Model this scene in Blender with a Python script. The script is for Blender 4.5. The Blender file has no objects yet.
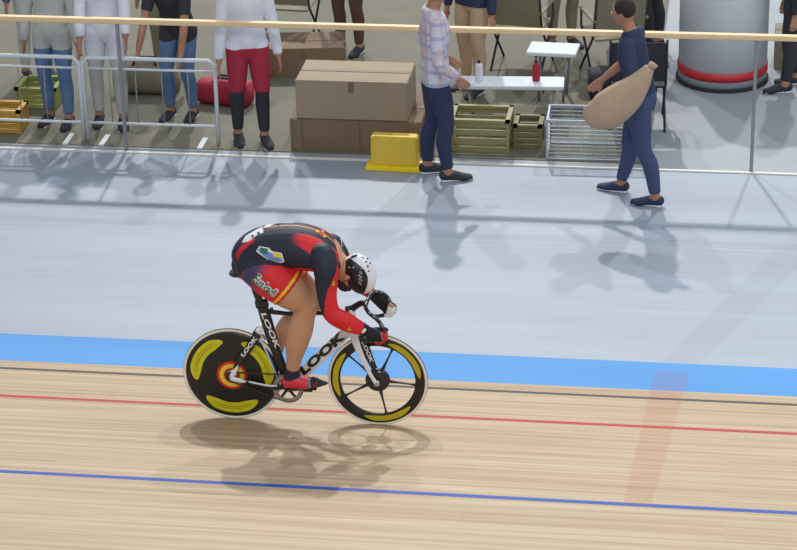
import bpy, bmesh, math, random
import numpy as np
from mathutils import Vector, Matrix
from mathutils.bvhtree import BVHTree
random.seed(7); rng = np.random.default_rng(7)
S = bpy.context.scene; COL = S.collection
PI = math.pi

# ------------------------------------------------------------------ camera, world, lights, exposure
CAMPOS = Vector((0.0, -15.0, 7.7387))
FW = Vector((-0.138847, 0.898995, -0.415366)); RT = Vector((0.98952, 0.142733, -0.02185)); UP = Vector((-0.039643, 0.414047, 0.909392))
F = 2397.08
cd = bpy.data.cameras.new('camera'); cam = bpy.data.objects.new('camera', cd); COL.objects.link(cam)
cd.sensor_width = 36; cd.lens = F/797*36; cd.clip_end = 200
cam.matrix_world = Matrix((( RT.x, UP.x, -FW.x, CAMPOS.x), (RT.y, UP.y, -FW.y, CAMPOS.y), (RT.z, UP.z, -FW.z, CAMPOS.z), (0, 0, 0, 1)))
S.camera = cam
S.view_settings.view_transform = 'Standard'; S.view_settings.look = 'None'
S.view_settings.exposure = -0.36; S.view_settings.gamma = 1.0
try: S.view_settings.use_curve_mapping = False
except Exception: pass
wd = bpy.data.worlds.new('arena_light'); S.world = wd; wd.use_nodes = True
wn = wd.node_tree; wb = wn.nodes['Background']; wb.inputs[1].default_value = 1.0
# the hall: bright lamp-lined roof overhead, dimmer stands near eye level
wt = wn.nodes.new('ShaderNodeTexCoord'); wsx = wn.nodes.new('ShaderNodeSeparateXYZ'); wr = wn.nodes.new('ShaderNodeValToRGB')
wn.links.new(wt.outputs['Generated'], wsx.inputs[0]); wn.links.new(wsx.outputs['Z'], wr.inputs[0]); wn.links.new(wr.outputs[0], wb.inputs[0])
wr.color_ramp.elements[0].position = 0.02; wr.color_ramp.elements[0].color = (0.15, 0.16, 0.17, 1)
wr.color_ramp.elements[1].position = 0.55; wr.color_ramp.elements[1].color = (0.62, 0.69, 0.78, 1)

TARGET = Vector((-2.8, -1.1, 0.2))
def disc_light(az, el, power, size, col, spread=None):   # disc light for the infield floodlights and the added fills
    d = Vector((math.sin(az)*math.cos(el), math.cos(az)*math.cos(el), math.sin(el)))
    ld = bpy.data.lights.new('flood_or_fill_light', 'AREA'); ld.shape = 'DISK'; ld.size = size
    ld.energy = power; ld.color = col
    o = bpy.data.objects.new('flood_or_fill_light', ld); COL.objects.link(o)
    o.location = TARGET + d*38
    o.rotation_euler = (-d).to_track_quat('-Z', 'Y').to_euler()
    return o
disc_light(math.radians(-7.5), math.radians(39.6), 7400, 0.8, (1.0, 0.97, 0.93))
disc_light(math.radians(12), math.radians(38.0), 3700, 0.8, (0.95, 0.98, 1.0))
disc_light(math.radians(-20), math.radians(38.5), 3200, 0.8, (0.95, 0.98, 1.0))
disc_light(math.radians(172), math.radians(42), 3600, 9.0, (1.0, 0.99, 0.97))    # large soft fill from the stand side, added to brighten the rider
right_fill = disc_light(math.radians(60), math.radians(60), 420, 5.0, (0.90, 0.96, 1.0)); right_fill.location = (5.5, 1.0, 9.0); right_fill.rotation_euler = (0, 0, 0)   # soft overhead fill, added to brighten apron and wood at right

# ------------------------------------------------------------------ measures of the place
BANK = 0.19276
ZA = -0.1415                      # level of the flat safety apron
CT = Vector((0, 0.711, ZA))       # where the blue band meets the apron
YF = 0.711 + 3.7416               # fence line
RAILH = 1.248
def ray(px, py):
    d = FW + RT*((px-398.5)/F) - UP*((py-275)/F)
    return CAMPOS, d.normalized()
def ground(px, py, z=ZA):
    o, d = ray(px, py); t = (z-o.z)/d.z; return o+d*t
def on_y(px, py, y):
    o, d = ray(px, py); t = (y-o.y)/d.y; return o+d*t
def on_bank(px, py, lift=0.0):
    n = Vector((0, math.sin(BANK), math.cos(BANK))); o, d = ray(px, py)
    t = (lift-(o.dot(n)))/d.dot(n); return o+d*t
# the bicycle stands on these two contact points
CR = Vector((-3.27783, -1.10853, 0.21637)); CF = Vector((-2.30363, -1.09368, 0.21347))
EU = (CF-CR).normalized(); EV = Vector((0, 0, 1)).cross(EU).normalized(); EW = EU.cross(EV).normalized()
BO = (CR+CF)/2
BM = Matrix(((EU.x, EV.x, EW.x, BO.x), (EU.y, EV.y, EW.y, BO.y), (EU.z, EV.z, EW.z, BO.z), (0, 0, 0, 1)))
BI = BM.inverted()
def at(px, py, v=0.0):            # photo point -> bicycle frame (forward, left, up) at lateral offset v
    o, d = ray(px, py); o = BI @ o; d = BI.to_3x3() @ d
    t = (v-o.y)/d.y; return o+d*t

# ------------------------------------------------------------------ materials
def srgb(r, g, b):
    f = lambda c: ((c/255)/12.92 if c/255 <= 0.04045 else ((c/255+0.055)/1.055)**2.4)
    return (f(r), f(g), f(b), 1)
def mat(name, col, rough=0.5, metal=0.0, coat=0.0, spec=0.5, noise=0.0, scale=20, sheen=0.0):
    m = bpy.data.materials.new(name); m.use_nodes = True; nt = m.node_tree; b = nt.nodes['Principled BSDF']
    b.inputs['Base Color'].default_value = col; b.inputs['Roughness'].default_value = rough
    b.inputs['Metallic'].default_value = metal; b.inputs['Coat Weight'].default_value = coat
    b.inputs['Specular IOR Level'].default_value = spec; b.inputs['Sheen Weight'].default_value = sheen
    if noise > 0:
        tc = nt.nodes.new('ShaderNodeTexCoord'); n = nt.nodes.new('ShaderNodeTexNoise'); n.inputs['Scale'].default_value = scale
        n.inputs['Detail'].default_value = 4
        nt.links.new(tc.outputs['Object'], n.inputs['Vector'])
        mx = nt.nodes.new('ShaderNodeMix'); mx.data_type = 'RGBA'
        mx.inputs[6].default_value = tuple(c*(1-noise) for c in col[:3])+(1,); mx.inputs[7].default_value = tuple(min(1, c*(1+noise)) for c in col[:3])+(1,)
        nt.links.new(n.outputs['Fac'], mx.inputs[0]); nt.links.new(mx.outputs[2], b.inputs['Base Color'])
    return m
M = {}
M['black'] = mat('black_carbon', (0.012, 0.012, 0.013, 1), 0.3, coat=0.3, noise=0.2)
M['carbon'] = mat('disc_carbon', (0.014, 0.013, 0.012, 1), 0.42, noise=0.25, scale=60)
M['rubber'] = mat('tyre_rubber', (0.02, 0.02, 0.02, 1), 0.7, noise=0.2)
M['cream'] = mat('cream_sidewall', srgb(240, 233, 218), 0.7, noise=0.06)
M['white'] = mat('white_gloss', srgb(238, 240, 245), 0.25, coat=0.4, noise=0.02)
M['yellow'] = mat('yellow_print', srgb(214, 206, 20), 0.5, noise=0.12, scale=30)
M['rimyellow'] = mat('rim_yellow_print', srgb(196, 176, 24), 0.5, noise=0.15, scale=30)
M['ochre'] = mat('ochre_print', srgb(150, 138, 15), 0.5, noise=0.15, scale=30)
M['hubred'] = mat('red_print', srgb(214, 50, 20), 0.5, noise=0.05)
M['hubyel'] = mat('warm_yellow_print', srgb(250, 205, 60), 0.5, noise=0.05)
M['steel'] = mat('polished_steel', (0.62, 0.6, 0.58, 1), 0.28, metal=1.0, noise=0.08)
M['ring'] = mat('chainring_alloy', (0.42, 0.38, 0.34, 1), 0.4, metal=0.8, noise=0.1)
M['chain'] = mat('chain_steel', (0.10, 0.085, 0.075, 1), 0.45, metal=0.8, noise=0.3, scale=200)
M['blue'] = mat('blue_trim', srgb(60, 140, 215), 0.4, noise=0.03)
M['skin'] = mat('skin', srgb(203, 152, 120), 0.5, noise=0.07, scale=9)
M['hair'] = mat('dark_hair', srgb(46, 34, 28), 0.8, noise=0.4, scale=90)
M['glove'] = mat('black_glove', srgb(22, 24, 32), 0.7, noise=0.2, scale=50)
M['glovered'] = mat('red_glove', srgb(205, 28, 48), 0.6, noise=0.08)
M['shoered'] = mat('red_shoe', srgb(222, 52, 70), 0.45, noise=0.06)
M['navy'] = mat('navy_fabric', srgb(36, 40, 62), 0.7, noise=0.15, scale=40)
M['greysock'] = mat('grey_sock', srgb(120, 125, 145), 0.8, noise=0.15, scale=60)
M['visor'] = mat('black_visor', (0.012, 0.012, 0.014, 1), 0.38, coat=0.0, noise=0.1)
M['mark'] = mat('grey_mark', srgb(135, 140, 150), 0.5, noise=0.1)
M['green'] = mat('green_print', srgb(30, 120, 84), 0.6, noise=0.05)
M['lblue'] = mat('light_blue_print', srgb(120, 150, 215), 0.6, noise=0.05)
M['ylabel'] = mat('yellow_label', srgb(240, 225, 70), 0.6, noise=0.03)
M['whitep'] = mat('white_print', srgb(236, 238, 242), 0.6, noise=0.03)
M['gold'] = mat('gold_print', srgb(222, 160, 40), 0.6, noise=0.2, scale=80)
M['eye'] = mat('eye_white', srgb(230, 228, 225), 0.2, noise=0.02)
M['lip'] = mat('lip', srgb(165, 95, 85), 0.5, noise=0.05)

def wood_mat():
    m = bpy.data.materials.new('track_pine'); m.use_nodes = True; nt = m.node_tree; N = nt.nodes; L = nt.links; b = N['Principled BSDF']
    tc = N.new('ShaderNodeTexCoord')
    def noise(sx, sy, detail=3, rough=0.6):
        mp = N.new('ShaderNodeMapping'); mp.inputs['Scale'].default_value = (sx, sy, 1)
        L.new(tc.outputs['Object'], mp.inputs['Vector']); n = N.new('ShaderNodeTexNoise'); n.inputs['Scale'].default_value = 1
        n.inputs['Detail'].default_value = detail; n.inputs['Roughness'].default_value = rough
        L.new(mp.outputs[0], n.inputs['Vector']); return n.outputs['Fac']
    br = N.new('ShaderNodeTexBrick'); br.offset = 0.37; br.offset_frequency = 2; br.squash = 1
    br.inputs['Scale'].default_value = 1; br.inputs['Brick Width'].default_value = 4.2; br.inputs['Row Height'].default_value = 0.038
    br.inputs['Mortar Size'].default_value = 0.0009; br.inputs['Mortar Smooth'].default_value = 0.3
    br.inputs['Color1'].default_value = srgb(204, 178, 142); br.inputs['Color2'].default_value = srgb(178, 148, 112); br.inputs['Mortar'].default_value = srgb(140, 116, 94)
    L.new(tc.outputs['Object'], br.inputs['Vector'])
    r1 = N.new('ShaderNodeValToRGB'); e = r1.color_ramp.elements
    e[0].position = 0.33; e[0].color = srgb(166, 134, 98); e[1].position = 0.66; e[1].color = srgb(214, 194, 162)
    L.new(noise(0.28, 17, 4, 0.65), r1.inputs[0])
    mx = N.new('ShaderNodeMix'); mx.data_type = 'RGBA'; mx.inputs[0].default_value = 0.62
    L.new(br.outputs['Color'], mx.inputs[6]); L.new(r1.outputs[0], mx.inputs[7])
    r2 = N.new('ShaderNodeValToRGB'); e = r2.color_ramp.elements
    e[0].position = 0.3; e[0].color = (0.86, 0.83, 0.80, 1); e[1].position = 0.62; e[1].color = (1, 1, 1, 1)
    L.new(noise(1.1, 90, 3), r2.inputs[0])
    m2 = N.new('ShaderNodeMix'); m2.data_type = 'RGBA'; m2.blend_type = 'MULTIPLY'; m2.inputs[0].default_value = 1
    L.new(mx.outputs[2], m2.inputs[6]); L.new(r2.outputs[0], m2.inputs[7])
    r3 = N.new('ShaderNodeValToRGB'); e = r3.color_ramp.elements
    e[0].position = 0.3; e[0].color = (0.93, 0.92, 0.91, 1); e[1].position = 0.7; e[1].color = (1.0, 1.0, 1.0, 1)
    L.new(noise(0.12, 3.5, 2), r3.inputs[0])
    m3 = N.new('ShaderNodeMix'); m3.data_type = 'RGBA'; m3.blend_type = 'MULTIPLY'; m3.inputs[0].default_value = 1
    L.new(m2.outputs[2], m3.inputs[6]); L.new(r3.outputs[0], m3.inputs[7])
    L.new(m3.outputs[2], b.inputs['Base Color'])
    b.inputs['Roughness'].default_value = 0.5; b.inputs['Specular IOR Level'].default_value = 0.6
    return m
def apron_mat(name, c1, c2, bands=()):
    m = bpy.data.materials.new(name); m.use_nodes = True; nt = m.node_tree; N = nt.nodes; L = nt.links; b = N['Principled BSDF']
    tc = N.new('ShaderNodeTexCoord')
    def noise(sx, sy, detail=3):
        mp = N.new('ShaderNodeMapping'); mp.inputs['Scale'].default_value = (sx, sy, 1)
        L.new(tc.outputs['Object'], mp.inputs['Vector']); n = N.new('ShaderNodeTexNoise'); n.inputs['Scale'].default_value = 1
        n.inputs['Detail'].default_value = detail; L.new(mp.outputs[0], n.inputs['Vector']); return n.outputs['Fac']
    r = N.new('ShaderNodeValToRGB'); r.color_ramp.elements[0].position = 0.3; r.color_ramp.elements[1].position = 0.7
    r.color_ramp.elements[0].color = c1; r.color_ramp.elements[1].color = c2
    L.new(noise(0.25, 2.2, 4), r.inputs[0])
    r2 = N.new('ShaderNodeValToRGB'); r2.color_ramp.elements[0].position = 0.35; r2.color_ramp.elements[1].position = 0.6
    r2.color_ramp.elements[0].color = (0.95, 0.95, 0.95, 1); r2.color_ramp.elements[1].color = (1, 1, 1, 1)
    L.new(noise(1.2, 22, 3), r2.inputs[0])
    m2 = N.new('ShaderNodeMix'); m2.data_type = 'RGBA'; m2.blend_type = 'MULTIPLY'; m2.inputs[0].default_value = 1
    L.new(r.outputs[0], m2.inputs[6]); L.new(r2.outputs[0], m2.inputs[7])
    out = m2.outputs[2]
    sp = N.new('ShaderNodeSeparateXYZ'); L.new(tc.outputs['Object'], sp.inputs[0])
    for (y0, w, k) in bands:        # soft-edged darker bands running along the apron
        a = N.new('ShaderNodeMath'); a.operation = 'SUBTRACT'; L.new(sp.outputs['Y'], a.inputs[0]); a.inputs[1].default_value = y0
        ab = N.new('ShaderNodeMath'); ab.operation = 'ABSOLUTE'; L.new(a.outputs[0], ab.inputs[0])
        mr = N.new('ShaderNodeMapRange'); mr.inputs['From Min'].default_value = w*0.5; mr.inputs['From Max'].default_value = w
        mr.inputs['To Min'].default_value = k; mr.inputs['To Max'].default_value = 1; L.new(ab.outputs[0], mr.inputs['Value'])
        mm = N.new('ShaderNodeMix'); mm.data_type = 'RGBA'; mm.blend_type = 'MULTIPLY'; mm.inputs[0].default_value = 1
        L.new(out, mm.inputs[6]); L.new(mr.outputs[0], mm.inputs[7]); out = mm.outputs[2]
    L.new(out, b.inputs['Base Color']); b.inputs['Roughness'].default_value = 0.5
    return m
M['wood'] = wood_mat()
gy = lambda y: (on_y, (CAMPOS.y+(ZA-CAMPOS.z)/ray(0, y)[1].z*ray(0, y)[1].y))[1]
yoff = (0.711+YF)/2     # the apron's own object space is centred on the slab
BANDS = ((gy(217.5)-0, 0.09, 0.90), (gy(277.5)-0, 0.13, 0.94), (gy(224), 0.03, 0.95))
M['apron'] = apron_mat('grey_apron_paint', srgb(144, 152, 164), srgb(156, 165, 177), BANDS)
M['azure'] = apron_mat('azure_paint', srgb(62, 140, 204), srgb(74, 151, 216))
M['lineblk'] = mat('black_line_paint', srgb(64, 56, 60), 0.55, noise=0.1)
M['linered'] = mat('red_line_paint', srgb(186, 34, 40), 0.5, noise=0.05)
M['lineblu'] = mat('blue_line_paint', srgb(14, 74, 168), 0.5, noise=0.05)
# worn red paint: translucent, so the planks show through it
def worn_red():
    m = bpy.data.materials.new('worn_red_paint'); m.use_nodes = True; nt = m.node_tree; b = nt.nodes['Principled BSDF']
    b.inputs['Base Color'].default_value = srgb(215, 110, 90); b.inputs['Roughness'].default_value = 0.5
    tc = nt.nodes.new('ShaderNodeTexCoord'); mp = nt.nodes.new('ShaderNodeMapping'); mp.inputs['Scale'].default_value = (2, 30, 1)
    n = nt.nodes.new('ShaderNodeTexNoise'); n.inputs['Scale'].default_value = 1
    nt.links.new(tc.outputs['Object'], mp.inputs[0]); nt.links.new(mp.outputs[0], n.inputs['Vector'])
    mr = nt.nodes.new('ShaderNodeMapRange'); mr.inputs['To Min'].default_value = 0.04; mr.inputs['To Max'].default_value = 0.18
    nt.links.new(n.outputs['Fac'], mr.inputs['Value']); nt.links.new(mr.outputs[0], b.inputs['Alpha'])
    return m
M['wornred'] = worn_red()
M['kerb'] = mat('white_kerb', srgb(225, 222, 212), 0.6, noise=0.05)
M['rail'] = mat('pale_timber_rail', srgb(238, 206, 160), 0.5, noise=0.06, scale=6)
M['post'] = mat('grey_post', srgb(150, 150, 152), 0.5, metal=0.3, noise=0.05)

# ------------------------------------------------------------------ object helpers
def tag(o, label=None, cat=None, group=None, kind=None):
    if label: o['label'] = label
    if cat: o['category'] = cat
    if group: o['group'] = group
    if kind: o['kind'] = kind
    return o
def empty(name, loc=(0, 0, 0), rz=0.0, label=None, cat=None, group=None):
    o = bpy.data.objects.new(name, None); COL.objects.link(o); o.location = loc; o.rotation_euler = (0, 0, rz)
    o.empty_display_size = 0.1
    return tag(o, label, cat, group)
def link(name, me, m, parent=None, smooth=True):
    o = bpy.data.objects.new(name, me); COL.objects.link(o)
    if m is not None and len(me.materials) == 0: me.materials.append(m)
    if smooth and len(me.polygons): me.polygons.foreach_set('use_smooth', [True]*len(me.polygons))
    if parent: o.parent = parent
    return o
class MB:
    """collects simple shapes into one mesh"""
    def __init__(s): s.v = []; s.f = []
    def add(s, V, Fc):
        n = len(s.v); s.v += [tuple(x) for x in V]; s.f += [tuple(i+n for i in f) for f in Fc]; return s
    def box(s, c, d, rz=0.0, rx=0.0, ry=0.0, taper=1.0):
        R = Matrix.Rotation(rz, 3, 'Z') @ Matrix.Rotation(ry, 3, 'Y') @ Matrix.Rotation(rx, 3, 'X'); V = []
        for z in (-1, 1):
            for x, y in ((-1, -1), (1, -1), (1, 1), (-1, 1)):
                k = taper if z > 0 else 1
                V.append(Vector(c)+R @ Vector((x*d[0]/2*k, y*d[1]/2*k, z*d[2]/2)))
        return s.add(V, [(3, 2, 1, 0), (4, 5, 6, 7), (0, 1, 5, 4), (1, 2, 6, 5), (2, 3, 7, 6), (3, 0, 4, 7)])
    def tube(s, pts, r, n=10, side=None):
        V, Fc = loft(pts, [(x, x) for x in (r if isinstance(r, (list, tuple)) else [r]*len(pts))], side, n, 0, cap='flat'); return s.add(V, Fc)
    def sweep(s, V, Fc): return s.add(V, Fc)
    def lathe(s, prof, c=(0, 0, 0), axis='Z', n=48, a0=0.0, a1=2*PI):
        full = abs(a1-a0-2*PI) < 1e-6; k = n if full else n+1; V = []
        for i in range(k):
            a = a0+(a1-a0)*i/n; ca, sa = math.cos(a), math.sin(a)
            for r, h in prof:
                p = (r*ca, r*sa, h) if axis == 'Z' else ((r*ca, h, r*sa) if axis == 'Y' else (h, r*ca, r*sa))
                V.append(Vector(c)+Vector(p))
        m = len(prof); Fc = []
        for i in range(n):
            j = (i+1) % k
            for q in range(m-1): Fc.append((i*m+q, j*m+q, j*m+q+1, i*m+q+1))
        return s.add(V, Fc)
    def mesh(s, name):
        me = bpy.data.meshes.new(name); me.from_pydata([tuple(v) for v in s.v], [], s.f); me.update()
        bm = bmesh.new(); bm.from_mesh(me); bmesh.ops.remove_doubles(bm, verts=bm.verts, dist=1e-6)
        bmesh.ops.recalc_face_normals(bm, faces=bm.faces); bm.to_mesh(me); bm.free(); return me
    def build(s, name, m, parent=None, smooth=False, bevel=0.0):
        me = s.mesh(name)
        if bevel > 0:
            bm = bmesh.new(); bm.from_mesh(me); bmesh.ops.bevel(bm, geom=bm.edges[:], offset=bevel, segments=2, affect='EDGES', clamp_overlap=True); bm.to_mesh(me); bm.free()
        return link(name, me, m, parent, smooth)
def crom(P, sub):
    P = [np.array(p, float) for p in P]
    if len(P) < 3 or sub <= 1:
        if sub <= 1: return P
        return [P[0]+(P[-1]-P[0])*i/sub for i in range(sub+1)] if len(P) == 2 else P
    out = []
    for i in range(len(P)-1):
        p0 = P[i-1] if i > 0 else 2*P[0]-P[1]; p1 = P[i]; p2 = P[i+1]; p3 = P[i+2] if i+2 < len(P) else 2*P[-1]-P[-2]
        for k in range(sub):
            t = k/sub
            out.append(0.5*((2*p1)+(-p0+p2)*t+(2*p0-5*p1+4*p2-p3)*t*t+(-p0+3*p1-3*p2+p3)*t**3))
    out.append(P[-1]); return out
def loft(pts, ab, side=None, n=16, sub=4, cap='round', power=2.0):
    """tube along pts; ab = (half width along the side vector, half height across it)"""
    if sub > 1: Q = crom([list(p)+list(a) for p, a in zip(pts, ab)], sub)
    else: Q = [np.array(list(p)+list(a), float) for p, a in zip(pts, ab)]
    Q = np.array(Q); P = Q[:, :3]; A = np.maximum(Q[:, 3:], 1e-4)
    T = np.gradient(P, axis=0); T /= np.linalg.norm(T, axis=1)[:, None]+1e-12
    if cap == 'round':
        a0, a1 = A[0].min(), A[-1].min(); PP = [P[0]-T[0]*a0*math.sin(t) for t in (1.35, 0.95, 0.5)]; AA = [A[0]*math.cos(t) for t in (1.35, 0.95, 0.5)]; TT = [T[0]]*3
        PE = [P[-1]+T[-1]*a1*math.sin(t) for t in (0.5, 0.95, 1.35)]; AE = [A[-1]*math.cos(t) for t in (0.5, 0.95, 1.35)]; TE = [T[-1]]*3
        P = np.vstack([PP, P, PE]); A = np.vstack([AA, A, AE]); T = np.vstack([TT, T, TE])
    V = []; prev = None
    for i in range(len(P)):
        t = T[i]; sd = np.array(side if side is not None else ((0, 0, 1) if abs(t[2]) < 0.9 else (1, 0, 0)), float)
        if side is None and prev is not None: sd = prev
        sd = sd-t*(sd@t); sd /= np.linalg.norm(sd)+1e-12; prev = sd; up = np.cross(t, sd)
        for k in range(n):
            a = 2*PI*k/n; c, s_ = math.cos(a), math.sin(a)
            if power != 2.0: c = math.copysign(abs(c)**(2/power), c); s_ = math.copysign(abs(s_)**(2/power), s_)
            V.append(P[i]+sd*c*A[i, 0]+up*s_*A[i, 1])
    m = len(P); Fc = [(i*n+k, i*n+(k+1) % n, (i+1)*n+(k+1) % n, (i+1)*n+k) for i in range(m-1) for k in range(n)]
    Fc += [tuple(range(n-1, -1, -1)), tuple((m-1)*n+k for k in range(n))]
    return V, Fc
def ellipsoid(c, R, ax=None, n=20, m=14):
    ax = ax or ((1, 0, 0), (0, 1, 0), (0, 0, 1)); ax = [np.array(a, float) for a in ax]; V = []; c = np.array(c, float)
    for i in range(1, m):
        th = PI*i/m
        for k in range(n):
            ph = 2*PI*k/n; V.append(c+ax[0]*R[0]*math.sin(th)*math.cos(ph)+ax[1]*R[1]*math.sin(th)*math.sin(ph)+ax[2]*R[2]*math.cos(th))
    Fc = [(i*n+k, i*n+(k+1) % n, (i+1)*n+(k+1) % n, (i+1)*n+k) for i in range(m-2) for k in range(n)]
    V += [c+ax[2]*R[2], c-ax[2]*R[2]]; a, b = len(V)-2, len(V)-1
    Fc += [(a, (k+1) % n, k) for k in range(n)]+[(b, (m-2)*n+k, (m-2)*n+(k+1) % n) for k in range(n)]
    return V, Fc
def evaluated(o):
    dg = bpy.context.evaluated_depsgraph_get(); dg.update(); return bpy.data.meshes.new_from_object(o.evaluated_get(dg))
def fuse(name, shapes, voxel, smooth=6):
    """one continuous surface grown round all the shapes"""
    mb = MB()
    for V, Fc in shapes: mb.add(V, Fc)
    me = bpy.data.meshes.new(name); me.from_pydata([tuple(v) for v in mb.v], [], mb.f)
    bm = bmesh.new(); bm.from_mesh(me)
    bmesh.ops.recalc_face_normals(bm, faces=bm.faces); bm.to_mesh(me); bm.free()
    o = bpy.data.objects.new(name, me); COL.objects.link(o)
    r = o.modifiers.new('r', 'REMESH'); r.mode = 'VOXEL'; r.voxel_size = voxel
    s_ = o.modifiers.new('s', 'SMOOTH'); s_.iterations = smooth; s_.factor = 0.5
    out = evaluated(o); bpy.data.objects.remove(o); bpy.data.meshes.remove(me); out.name = name; return out
def mesh_arrays(me):
    n = len(me.vertices); co = np.empty(n*3); me.vertices.foreach_get('co', co); co = co.reshape(-1, 3)
    no = np.empty(n*3); me.vertex_normals.foreach_get('vector', no); no = no.reshape(-1, 3)
    return co, no
class Chains:
    """which limb a vertex belongs to: (name, points, radii)"""
    def __init__(s): s.P = []; s.R = []; s.T = []; s.N = []
    def add(s, name, pts, rad, sub=6):
        Q = np.array(crom([list(p)+[r] for p, r in zip(pts, rad)], sub) if len(pts) > 2 else
                     [np.array(list(pts[0])+[rad[0]])*(1-k/8)+np.array(list(pts[1])+[rad[1]])*k/8 for k in range(9)])
        for i, q in enumerate(Q): s.P.append(q[:3]); s.R.append(q[3]); s.T.append(i/(len(Q)-1)*(len(pts)-1)); s.N.append(name)
    def classify(s, co):
        P = np.array(s.P); R = np.array(s.R); T = np.array(s.T); N = np.array(s.N); D = np.empty(len(co)); idx = np.empty(len(co), int)
        for a in range(0, len(co), 4000):
            c = co[a:a+4000]; d = np.linalg.norm(c[:, None]-P[None], axis=2)-R[None]; idx[a:a+4000] = d.argmin(1)
        # position along the limb: nearest point of that limb's own axis
        t = T[idx].copy(); n = N[idx]
        for nm_ in set(N):
            sel = np.where(n == nm_)[0]; best = np.full(len(sel), 1e9)
            ks = [k for k in range(len(P)-1) if N[k] == nm_ and N[k+1] == nm_ and T[k+1] > T[k]]
            for k in ks:
                seg = P[k+1]-P[k]; q = np.clip(((co[sel]-P[k])@seg)/(seg@seg+1e-12), 0, 1); d = np.linalg.norm(co[sel]-P[k]-q[:, None]*seg, axis=1)
                m_ = d < best; best[m_] = d[m_]; t[sel[m_]] = T[k]+(T[k+1]-T[k])*q[m_]
        return n, t
def garment(name, me, keep, off, m, parent, cols=None, thick=0.003):
    """cloth lifted off the body where keep is true"""
    co, no = mesh_arrays(me); faces = [tuple(p.vertices) for p in me.polygons if all(keep[v] for v in p.vertices)]
    used = sorted({v for f in faces for v in f}); mp = {v: i for i, v in enumerate(used)}
    out = bpy.data.meshes.new(name); out.from_pydata([tuple(co[v]+no[v]*off) for v in used], [], [tuple(mp[v] for v in f) for f in faces])
    # calm the voxel steps along the open edges
    bm = bmesh.new(); bm.from_mesh(out); bv = [v for v in bm.verts if v.is_boundary]
    for _ in range(6):
        new = {}
        for v in bv:
            nb = [e.other_vert(v).co for e in v.link_edges if e.is_boundary]
            if len(nb) == 2: new[v] = v.co*0.5+(nb[0]+nb[1])*0.25
        for v, c in new.items(): v.co = c
    bm.to_mesh(out); bm.free()
    if cols is not None:
        a = out.color_attributes.new('Col', 'FLOAT_COLOR', 'POINT'); a.data.foreach_set('color', np.array([list(cols[v])[:3]+[1.0] for v in used]).ravel())
    o = link(name, out, m, parent)
    if thick: sm = o.modifiers.new('thickness', 'SOLIDIFY'); sm.thickness = thick; sm.offset = -1
    return o
def text_mesh(s, shear=0.0, bold=0.0):
    c = bpy.data.curves.new('t', 'FONT'); c.body = s; c.shear = shear; c.offset = bold; c.resolution_u = 3; c.extrude = 0.0
    o = bpy.data.objects.new('t', c); COL.objects.link(o); me = evaluated(o); bpy.data.objects.remove(o); bpy.data.curves.remove(c)
    return me
def lettering(name, s, p0, p1, h, m, parent, nrm=Vector((0, -1, 0)), shear=0.0, bold=0.02, surf=None, lift=0.002, stretch=True):
    """text running from p0 to p1 (baseline), h tall, on a plane or laid onto surf along -nrm"""
    me = text_mesh(s, shear, bold); co, _ = mesh_arrays(me); lo = co.min(0); hi = co.max(0)
    X = (p1-p0); W = X.length; X.normalize(); Y = nrm.cross(X).normalized(); V = []
    for c in co:
        q = p0+X*((c[0]-lo[0])/(hi[0]-lo[0])*W)+Y*((c[1]-lo[1])/(hi[1]-lo[1])*h)
        if surf is not None:
            hit = surf.ray_cast(q+nrm*0.5, -nrm, 1.5)
            if hit[0] is not None: q = hit[0]+nrm*lift
        V.append(tuple(q))
    out = bpy.data.meshes.new(name); out.from_pydata(V, [], [tuple(p.vertices) for p in me.polygons]); bpy.data.meshes.remove(me)
    return link(name, out, m, parent, smooth=False)
def patch(name, poly, m, parent, surf, nrm=Vector((0, -1, 0)), lift=0.0015, res=0.006, v=0.0):
    """small flat print laid onto surf; poly in the plane across nrm"""
    c = sum(poly, Vector())/len(poly); X = (poly[1]-poly[0]).normalized(); X = (X-nrm*X.dot(nrm)).normalized(); Y = nrm.cross(X)
    P2 = [((p-c).dot(X), (p-c).dot(Y)) for p in poly]; xs = [p[0] for p in P2]; ys = [p[1] for p in P2]
    bm = bmesh.new(); vs = [bm.verts.new((x, y, 0)) for x, y in P2]; bm.faces.new(vs)
    x = min(xs)+res
    while x < max(xs): bmesh.ops.bisect_plane(bm, geom=bm.verts[:]+bm.edges[:]+bm.faces[:], plane_co=(x, 0, 0), plane_no=(1, 0, 0)); x += res
    y = min(ys)+res
    while y < max(ys): bmesh.ops.bisect_plane(bm, geom=bm.verts[:]+bm.edges[:]+bm.faces[:], plane_co=(0, y, 0), plane_no=(0, 1, 0)); y += res
    for w in bm.verts:
        q = c+X*w.co.x+Y*w.co.y; hit = surf.ray_cast(q+nrm*0.5, -nrm, 1.5)
        w.co = (hit[0]+nrm*lift) if hit[0] is not None else q
    me = bpy.data.meshes.new(name); bm.to_mesh(me); bm.free(); return link(name, me, m, parent, smooth=False)
def bvh_of(o):
    me = evaluated(o); t = BVHTree.FromPolygons([v.co.copy() for v in me.vertices], [tuple(p.vertices) for p in me.polygons]); bpy.data.meshes.remove(me); return t
def inside(poly, x, y):
    r = False; j = len(poly)-1
    for i in range(len(poly)):
        xi, yi = poly[i]; xj, yj = poly[j]
        if (yi > y) != (yj > y) and x < (xj-xi)*(y-yi)/(yj-yi)+xi: r = not r
        j = i
    return r
def smooth01(x): x = min(1, max(0, x)); return x*x*(3-2*x)
def mixc(a, b, t): return tuple(a[i]*(1-t)+b[i]*t for i in range(3))

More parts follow.
